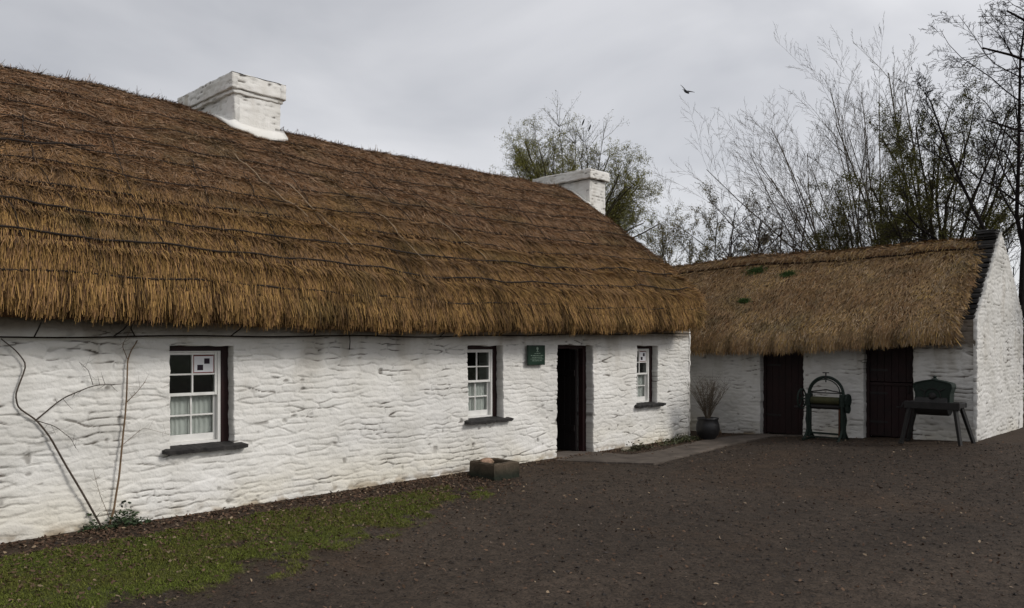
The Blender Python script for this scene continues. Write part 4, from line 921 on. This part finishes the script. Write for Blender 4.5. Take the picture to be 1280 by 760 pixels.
# ------------------------------------------------------------------ trees
def cam(px, t, z=0): k_ = (px - 640) / 1000; return np.array([-1.91 + t * (.718 + .695 * k_), -8.08 + t * (.695 - .718 * k_), z])
RIGHT = np.array([.695, -.718, 0])
class Tree:
    def __init__(s, seed, col): s.r = np.random.default_rng(seed); s.tr = MB(); s.tw = MB(); s.col = np.array(col); s.tips = []; s.segs = []
    def branch(s, p, d, L, r0, lev, maxlev, kids, spread, trop, wig, lr=.55, start=.25):
        r = s.r; n = 6 if lev < 2 else (5 if lev < maxlev else 3); pts = [p]; dd = d / np.linalg.norm(d)
        for i in range(n):
            dd = dd + r.normal(0, wig, 3) + np.array([0, 0, trop]); dd /= np.linalg.norm(dd); p = p + dd * L / n; pts.append(p)
        pts = np.array(pts); q = np.linspace(0, 1, n + 1); rad = np.maximum(r0 * (1 - .72 * q), .0035)
        if lev <= 1: s.tr.tube(pts, rad, 7 if lev == 0 else 5, s.col * r.uniform(.85, 1.15), cap=False)
        else: s.segs.append((pts, rad))
        if lev >= maxlev: s.tips.append(pts[1:]); return
        nk = kids[lev]; nk = int(nk * r.uniform(.75, 1.25)) + 1
        for i in range(nk):
            u = start + (1 - start) * (i + r.uniform(0, 1)) / nk; k_ = min(int(u * n), n - 1); f = u * n - k_; b = pts[k_] * (1 - f) + pts[k_ + 1] * f
            ax = pts[k_ + 1] - pts[k_]; ax /= np.linalg.norm(ax); v = r.normal(0, 1, 3); v -= ax * (v @ ax); v /= np.linalg.norm(v) + 1e-9
            a = spread[lev] * r.uniform(.6, 1.25); nd = ax * math.cos(a) + v * math.sin(a)
            s.branch(b, nd, L * lr * r.uniform(.6, 1.15) * (1 - .35 * u), max(r0 * (1 - .72 * u) * .55, .004), lev + 1, maxlev, kids, spread, trop, wig, lr, .15)
    def finish(s, name, lab, cat='tree', group=None, leaves=0, lcol=(.1, .1, .03), lsize=(.03, .07), twcol=None, thick=1.0):
        base = thing(name, lab, cat, group)
        if s.tr.n: s.tr.build('trunk', M['bark'], base, smooth=True)
        # batch the twigs: three sided tubes, grouped by their point count
        tc_ = s.col if twcol is None else np.array(twcol); bylen = {}
        for p, r_ in s.segs: bylen.setdefault(len(p), []).append((p, r_))
        for m_, ls in bylen.items():
            P = np.array([a for a, _ in ls]); Rr = np.array([b for _, b in ls]) * thick; n = len(P)
            d = np.gradient(P, axis=1); d /= np.linalg.norm(d, axis=2)[..., None] + 1e-9
            up = np.array([.31, .52, .79]); e = np.cross(d, up); e /= np.linalg.norm(e, axis=2)[..., None] + 1e-9; f = np.cross(e, d)
            V = np.stack([P + Rr[..., None] * (math.cos(a) * e + math.sin(a) * f) for a in (0, 2.094, 4.189)], 2)       # n,m,3,3
            idx = np.arange(n * m_ * 3).reshape(n, m_, 3); Q = []
            for i in range(3):
                j = (i + 1) % 3; Q.append(np.stack([idx[:, :-1, i], idx[:, :-1, j], idx[:, 1:, j], idx[:, 1:, i]], -1).reshape(-1, 4))
            c = np.repeat(tc_ * s.r.uniform(.7, 1.3, (n, 1)), m_ * 3, axis=0)
            s.tw.add(V.reshape(-1, 3), np.concatenate(Q), None, c)
        if leaves:
            T_ = np.concatenate(s.tips); n = leaves; i = s.r.integers(0, len(T_), n); P = T_[i] + s.r.normal(0, .05, (n, 3))
            D = s.r.normal(0, 1, (n, 3)); D /= np.linalg.norm(D, axis=1)[:, None]; N_ = s.r.normal(0, 1, (n, 3)); N_ -= D * (N_ * D).sum(1)[:, None]; N_ /= np.linalg.norm(N_, axis=1)[:, None]
            cl_ = fbm(P[:, 0] * 1.1 + P[:, 2], P[:, 1] * 1.1 + P[:, 2] * .7, 7)[:, None]
            keep = (cl_[:, 0] + s.r.uniform(-.15, .15, n)) > .42; 
            straws(s.tw, P[keep], D[keep], N_[keep], s.r.uniform(*lsize, n)[keep], s.r.uniform(lsize[0] * .45, lsize[1] * .45, n)[keep], (np.array(lcol) * (.45 + 1.1 * cl_) * s.r.uniform(.6, 1.4, (n, 1)))[keep], s.r.normal(0, .01, n)[keep], s.r)
        s.tw.build('crown', M['bark'], base)
        return base
UP = np.array([0, 0, 1.])
# willow behind the cottage roof
T = Tree(1, (.085, .075, .045)); b = cam(706, 30)
T.branch(b, UP + RIGHT * .03, 5.0, .24, 0, 0, (0,), (0,), 0, .03)
for i in range(34):
    a = -1.05 + 2.15 * (i + T.r.uniform(0, 1)) / 34; dp = T.r.normal(0, .35)
    T.branch(b + UP * T.r.uniform(3.8, 5.0), UP * math.cos(a) + RIGHT * math.sin(a) + np.array([.72, .69, 0]) * dp, 3.6 + .8 * math.cos(a * 1.3) + T.r.uniform(-.4, .4), .07, 1, 4, (0, 15, 8, 5), (.6, .85, .9, .9), .02, .11, .44, .2)
T.tips = [t for t in T.tips if t.shape[0] < 5]
for px, z in ((729, 1.75 + .273 * 29), (737, 1.75 + .266 * 29), (700, 10.4), (755, 9.9), (690, 9.4), (720, 9.6)):
    tp = cam(px, 29); tp[2] = z; bt = cam(px * .7 + 712 * .3, 29.8); bt[2] = 6.2; q_ = np.linspace(0, 1, 7)[:, None]; P_ = bt + (tp - bt) * q_ + T.r.normal(0, .05, (7, 3)) * (q_ < 1) * (q_ > 0); T.segs.append((P_, np.linspace(.035, .008, 7)))
    for u_ in range(14):
        k_ = T.r.integers(2, 6); T.branch(P_[k_], UP + RIGHT * T.r.normal(0, .8) + T.r.normal(0, .3, 3), T.r.uniform(.6, 1.3), .012, 3, 4, (0, 0, 0, 5), (.6, .8, .8, .8), .02, .1, .4, .2)
T.finish('willow_tree', 'round bushy willow with green tinged twigs, rising behind the farther chimney', leaves=170000, lcol=(.21, .20, .055), lsize=(.022, .05), thick=.75)
# low shrubs behind the outbuilding roof
T = Tree(2, (.10, .085, .06)); b = cam(862, 27)
for i in range(7): T.branch(b + RIGHT * (i - 3) * .35, UP + RIGHT * (i - 3) * .10, T.r.uniform(5.0, 6.2), .045, 1, 4, (0, 14, 7, 5), (.4, .6, .6, .6), .03, .10, .32, .45)
T.finish('pale_thicket', 'pale straggly bush with yellowish buds, between the cottage roof and the bramble', 'bush', leaves=24000, lcol=(.21, .18, .09), lsize=(.03, .06), thick=1.2)
T = Tree(3, (.045, .032, .028)); b = cam(962, 25)
for i in range(10): T.branch(b + RIGHT * (i - 4.5) * .27, UP + RIGHT * (i - 4.5) * .09, T.r.uniform(5.0, 6.3), .05, 1, 4, (0, 14, 8, 6), (.4, .8, .85, .9), -.005, .14, .28, .45)
T.finish('bramble_thicket', 'dense dark purplish brown thicket just above the outbuilding ridge', 'bush', thick=1.5)
# tall fan of bare stems
T = Tree(4, (.15, .125, .098)); b = cam(1118, 24)
for k_ in range(20):
    a = -.92 + .92 * (k_ + T.r.uniform(0, 1)) / 20
    T.branch(b + RIGHT * T.r.uniform(-.7, .7) + UP * T.r.uniform(0, 1), UP + RIGHT * a * .95 + np.array([.72, .69, 0]) * T.r.normal(0, .12), 8.6 + 1.0 * a * -.2 + T.r.uniform(-1.6, .3), .036, 1, 4, (0, 18, 8, 5), (.4, .55, .6, .6), .016, .065, .36, .2)
T.finish('bare_tree', 'tall pale bare tree whose straight thin stems fan out to the left, above the outbuilding', group=None, thick=.7)
T = Tree(5, (.13, .115, .085)); b = cam(1152, 25)
for dx_, L, o in ((-.06, 9.6, 0), (.04, 10.2, .1), (.13, 9.4, .2), (-.16, 9.0, -.2), (.22, 8.6, .3)):
    T.branch(b + RIGHT * o, UP + RIGHT * dx_, L, .055, 0, 4, (20, 9, 6, 3), (.55, .55, .6, .6), .012, .065, .30, .3)
T.finish('bare_tree', 'tallest upright bare tree, its thin tips nearly reaching the top edge', thick=.7)
# olive green willow over the outbuilding gable
T = Tree(6, (.060, .052, .034)); b = cam(1176, 21)
T.branch(b, UP, 3.4, .18, 0, 0, (0,), (0,), 0, .03)
for i in range(15):
    a = -.95 + 1.9 * (i + T.r.uniform(0, 1)) / 15
    T.branch(b + UP * T.r.uniform(2.4, 3.4), UP * math.cos(a) + RIGHT * math.sin(a) * .85 + np.array([.72, .69, 0]) * T.r.normal(0, .3), 3.5 + 1.3 * math.cos(a * 1.5) + T.r.uniform(-.4, .3), .05, 1, 4, (0, 14, 7, 5), (.6, .8, .85, .9), .015, .11, .35, .2)
T.finish('willow_tree', 'dark olive willow with dense twigs, above the right end of the outbuilding roof', leaves=75000, lcol=(.115, .112, .034), lsize=(.025, .055), thick=.75)
T = Tree(16, (.065, .055, .040)); b = cam(1075, 22)
for i in range(9):
    a = -.7 + 1.4 * (i + T.r.uniform(0, 1)) / 9
    T.branch(b + UP * T.r.uniform(1.5, 2.6), UP * math.cos(a) + RIGHT * math.sin(a), 3.4 + T.r.uniform(-.5, .6), .045, 1, 4, (0, 13, 6, 5), (.6, .8, .85, .9), .01, .11, .36, .3)
T.finish('willow_tree', 'smaller olive bush left of the dark willow, behind the outbuilding ridge', 'tree', leaves=34000, lcol=(.115, .105, .036), lsize=(.025, .05), thick=.8)
# dark tree at the right edge, behind the gable
T = Tree(7, (.022, .018, .017)); b = cam(1290, 17.5)
T.branch(b + RIGHT * .1, UP - RIGHT * .18, 3.6, .11, 0, 3, (6, 8, 6), (.6, .7, .8), .02, .06, .55, .5)
for dx_, L in ((-.45, 5.2), (-.15, 6.4), (.15, 6.6), (.5, 5.6), (-.7, 3.6)):
    T.branch(b + UP * 2.4 - RIGHT * .25, UP + RIGHT * dx_, L, .055, 0, 4, (10, 9, 6, 4), (.75, .8, .8, .8), .01, .14, .44, .3)
T.finish('dark_tree', 'near black bare tree behind the white gable at the right edge', thick=.9)
# overhanging boughs of a nearer tree outside the right edge
T = Tree(8, (.030, .022, .022)); b = cam(1450, 15.0)
T.branch(b, UP - RIGHT * .05, 9.0, .24, 0, 4, (7, 7, 7, 5), (.8, .7, .7, .7), .01, .06, .42, .35)
for z_, dx_, up_, L in ((6.2, -1, .45, 3.6), (7.0, -1, .25, 3.2), (5.4, -1, .30, 3.0), (7.8, -1, .5, 3.0)):
    T.branch(b + UP * z_, RIGHT * dx_ + UP * up_ + np.array([T.r.normal(0, .2), T.r.normal(0, .2), 0]), L, .06, 1, 4, (0, 8, 7, 5), (.6, .6, .7, .7), -.005, .1, .45, .3)
T.finish('overhanging_tree', 'dark tree standing outside the right edge, its reddish budded twigs reaching into the top corner')
# a tree whose topmost twigs show over the ridge at the left edge
T = Tree(9, (.06, .045, .045)); b = cam(-25, 17)
T.branch(b, UP, 6.0, .15, 0, 4, (8, 7, 5, 3), (.6, .6, .6, .6), .02, .06, .36, .4)
T.finish('bare_tree', 'bare tree hidden behind the cottage, only twig ends showing above the ridge at far left')

# far hedgerow closing the field behind
n_ = 70000; hr = np.random.default_rng(77); yy = hr.uniform(-60, 60, n_); xx = 46 + 4 * np.sin(yy * .07) + hr.normal(0, 1.1, n_); hh = (2.0 + 2.6 * fbm(yy * .25, yy * 0, 88, 4)) * hr.uniform(0, 1, n_) ** .7
D = hr.normal(0, 1, (n_, 3)); D /= np.linalg.norm(D, axis=1)[:, None]; N_ = hr.normal(0, 1, (n_, 3)); N_ -= D * (N_ * D).sum(1)[:, None]; N_ /= np.linalg.norm(N_, axis=1)[:, None]
mb = MB(); straws(mb, np.stack([xx, yy, hh], 1), D, N_, hr.uniform(.15, .4, n_), hr.uniform(.08, .2, n_), np.array([.045, .050, .022]) * hr.uniform(.5, 1.5, (n_, 1)), hr.normal(0, .05, n_), hr)
tag(mb.build('hedgerow', M['weed']), 'dark hedgerow far behind the outbuilding', 'hedge', kind='stuff')

# ------------------------------------------------------------------ birds
def bird(name, c, sc, lab, fly=True, group=None):
    mb = MB(); c = np.array(c); f = np.array([-.2, -.35, -.25]) if fly else np.array([0, -.3, .6]); f /= np.linalg.norm(f)
    q = np.linspace(-1, 1, 9); mb.tube([c + f * sc * .5 * k_ for k_ in q], np.array([.02, .045, .07, .085, .085, .07, .06, .055, .01]) * sc * 1.3, 8)
    if fly:
        for W_ in ((-RIGHT * .75 + UP * .9), (RIGHT * 1.05 - UP * .05)):
            W_ = W_ * sc * .62; ch = f * sc * .18; V = []
            for t, cw, bend in ((0, 1.2, 0), (.35, 1.3, .05), (.7, .95, .03), (1, .25, -.02)):
                m0 = c + W_ * t + UP * bend * sc; V += [m0 + ch * cw, m0 - ch * cw, m0 + ch * cw * .2 + UP * .012]
            Q = []; 
            for k_ in range(3): a_ = k_ * 3; Q += [[a_, a_ + 3, a_ + 5, a_ + 2], [a_ + 2, a_ + 5, a_ + 4, a_ + 1], [a_ + 1, a_ + 4, a_ + 3, a_]]
            mb.add(V, Q)
        mb.add([c - f * sc * .4, c - f * sc * .75 + RIGHT * .05 * sc, c - f * sc * .75 - RIGHT * .05 * sc, c - f * sc * .4 + UP * .02], None, [[0, 1, 2], [0, 2, 3], [0, 3, 1]])
    return tag(mb.build(name, M['bird']), lab, 'bird', group)
p_ = cam(858, 22); p_[2] = 1.75 + .317 * 22; bird('flying_bird', p_, .34, 'black bird in flight with spread wings, alone against the grey sky')
p_ = cam(729, 29); p_[2] = 1.75 + .279 * 29; bird('perched_bird', p_, .26, 'small dark bird perched highest in the willow behind the roof', False)
p_ = cam(737, 29); p_[2] = 1.75 + .272 * 29; bird('perched_bird', p_, .26, 'second small dark bird, perched just right of and below the highest one in the willow', False)

# ------------------------------------------------------------------ light, sky, camera
w = bpy.data.worlds.new('World'); bpy.context.scene.world = w; w.use_nodes = True; nt = w.node_tree; N = nt.nodes; L = nt.links; N.clear()
SUN_EL, SUN_AZ = R(36), (.42, -.86)                         # direction towards the sun
sky = N.new('ShaderNodeTexSky'); sky.sky_type = 'NISHITA'; sky.sun_disc = False; sky.sun_elevation = SUN_EL; sky.sun_rotation = math.atan2(SUN_AZ[0], SUN_AZ[1])
tc = N.new('ShaderNodeTexCoord'); mpn = N.new('ShaderNodeMapping'); mpn.inputs['Scale'].default_value = (1.0, 1.0, 2.4); mpn.inputs['Location'].default_value = (.35, .2, .1)
n1 = N.new('ShaderNodeTexNoise'); n1.inputs['Scale'].default_value = 2.1; n1.inputs['Detail'].default_value = 5; n1.inputs['Roughness'].default_value = .48; n1.inputs['Distortion'].default_value = .35
cr = N.new('ShaderNodeValToRGB'); cr.color_ramp.elements[0].position = .30; cr.color_ramp.elements[0].color = (.47, .475, .50, 1); cr.color_ramp.elements[1].position = .68; cr.color_ramp.elements[1].color = (.86, .85, .86, 1)
L.new(tc.outputs['Generated'], mpn.inputs[0]); L.new(mpn.outputs[0], n1.inputs['Vector']); L.new(n1.outputs['Fac'], cr.inputs[0])
b1 = N.new('ShaderNodeBackground'); b1.inputs[1].default_value = .015; L.new(sky.outputs[0], b1.inputs[0])
b2 = N.new('ShaderNodeBackground'); b2.inputs[1].default_value = 1.04; vm = N.new('ShaderNodeVectorMath'); vm.operation = 'DOT_PRODUCT'; vm.inputs[1].default_value = (.6, -.8, 0); L.new(tc.outputs['Generated'], vm.inputs[0])
gm_ = N.new('ShaderNodeMapRange'); gm_.inputs[1].default_value = -.85; gm_.inputs[2].default_value = -.05; gm_.inputs[3].default_value = .70; gm_.inputs[4].default_value = 1.0; L.new(vm.outputs['Value'], gm_.inputs[0])
mm_ = N.new('ShaderNodeMix'); mm_.data_type = 'RGBA'; mm_.blend_type = 'MULTIPLY'; mm_.inputs[0].default_value = 1; L.new(cr.outputs[0], mm_.inputs[6]); L.new(gm_.outputs[0], mm_.inputs[7]); L.new(mm_.outputs[2], b2.inputs[0])
ad = N.new('ShaderNodeAddShader'); L.new(b1.outputs[0], ad.inputs[0]); L.new(b2.outputs[0], ad.inputs[1]); ow = N.new('ShaderNodeOutputWorld'); L.new(ad.outputs[0], ow.inputs[0])
sd = bpy.data.lights.new('sun', 'SUN'); sd.energy = 2.0; sd.angle = R(16); sd.color = (1, .965, .91); so = bpy.data.objects.new('sun', sd); C.objects.link(so)
from mathutils import Vector
hd = math.hypot(*SUN_AZ); dv = Vector((SUN_AZ[0] / hd * math.cos(SUN_EL), SUN_AZ[1] / hd * math.cos(SUN_EL), math.sin(SUN_EL)))
so.rotation_euler = dv.to_track_quat('Z', 'Y').to_euler()
cd = bpy.data.cameras.new('camera'); co = bpy.data.objects.new('camera', cd); C.objects.link(co); bpy.context.scene.camera = co
co.location = (-1.91, -8.08, 1.75); co.rotation_euler = Vector((.7185, .6955, 0)).to_track_quat('-Z', 'Y').to_euler()
cd.sensor_width = 36; cd.lens = 28.125; cd.shift_y = .0406; cd.clip_end = 2000; cd.clip_start = .05
s = bpy.context.scene; s.view_settings.view_transform = 'Standard'; s.view_settings.look = 'None'; s.view_settings.exposure = 0; s.view_settings.gamma = 1
s.render.engine = 'CYCLES'; s.cycles.max_bounces = 6; s.cycles.diffuse_bounces = 3; s.cycles.glossy_bounces = 2; s.cycles.transparent_max_bounces = 8; s.cycles.use_denoising = True
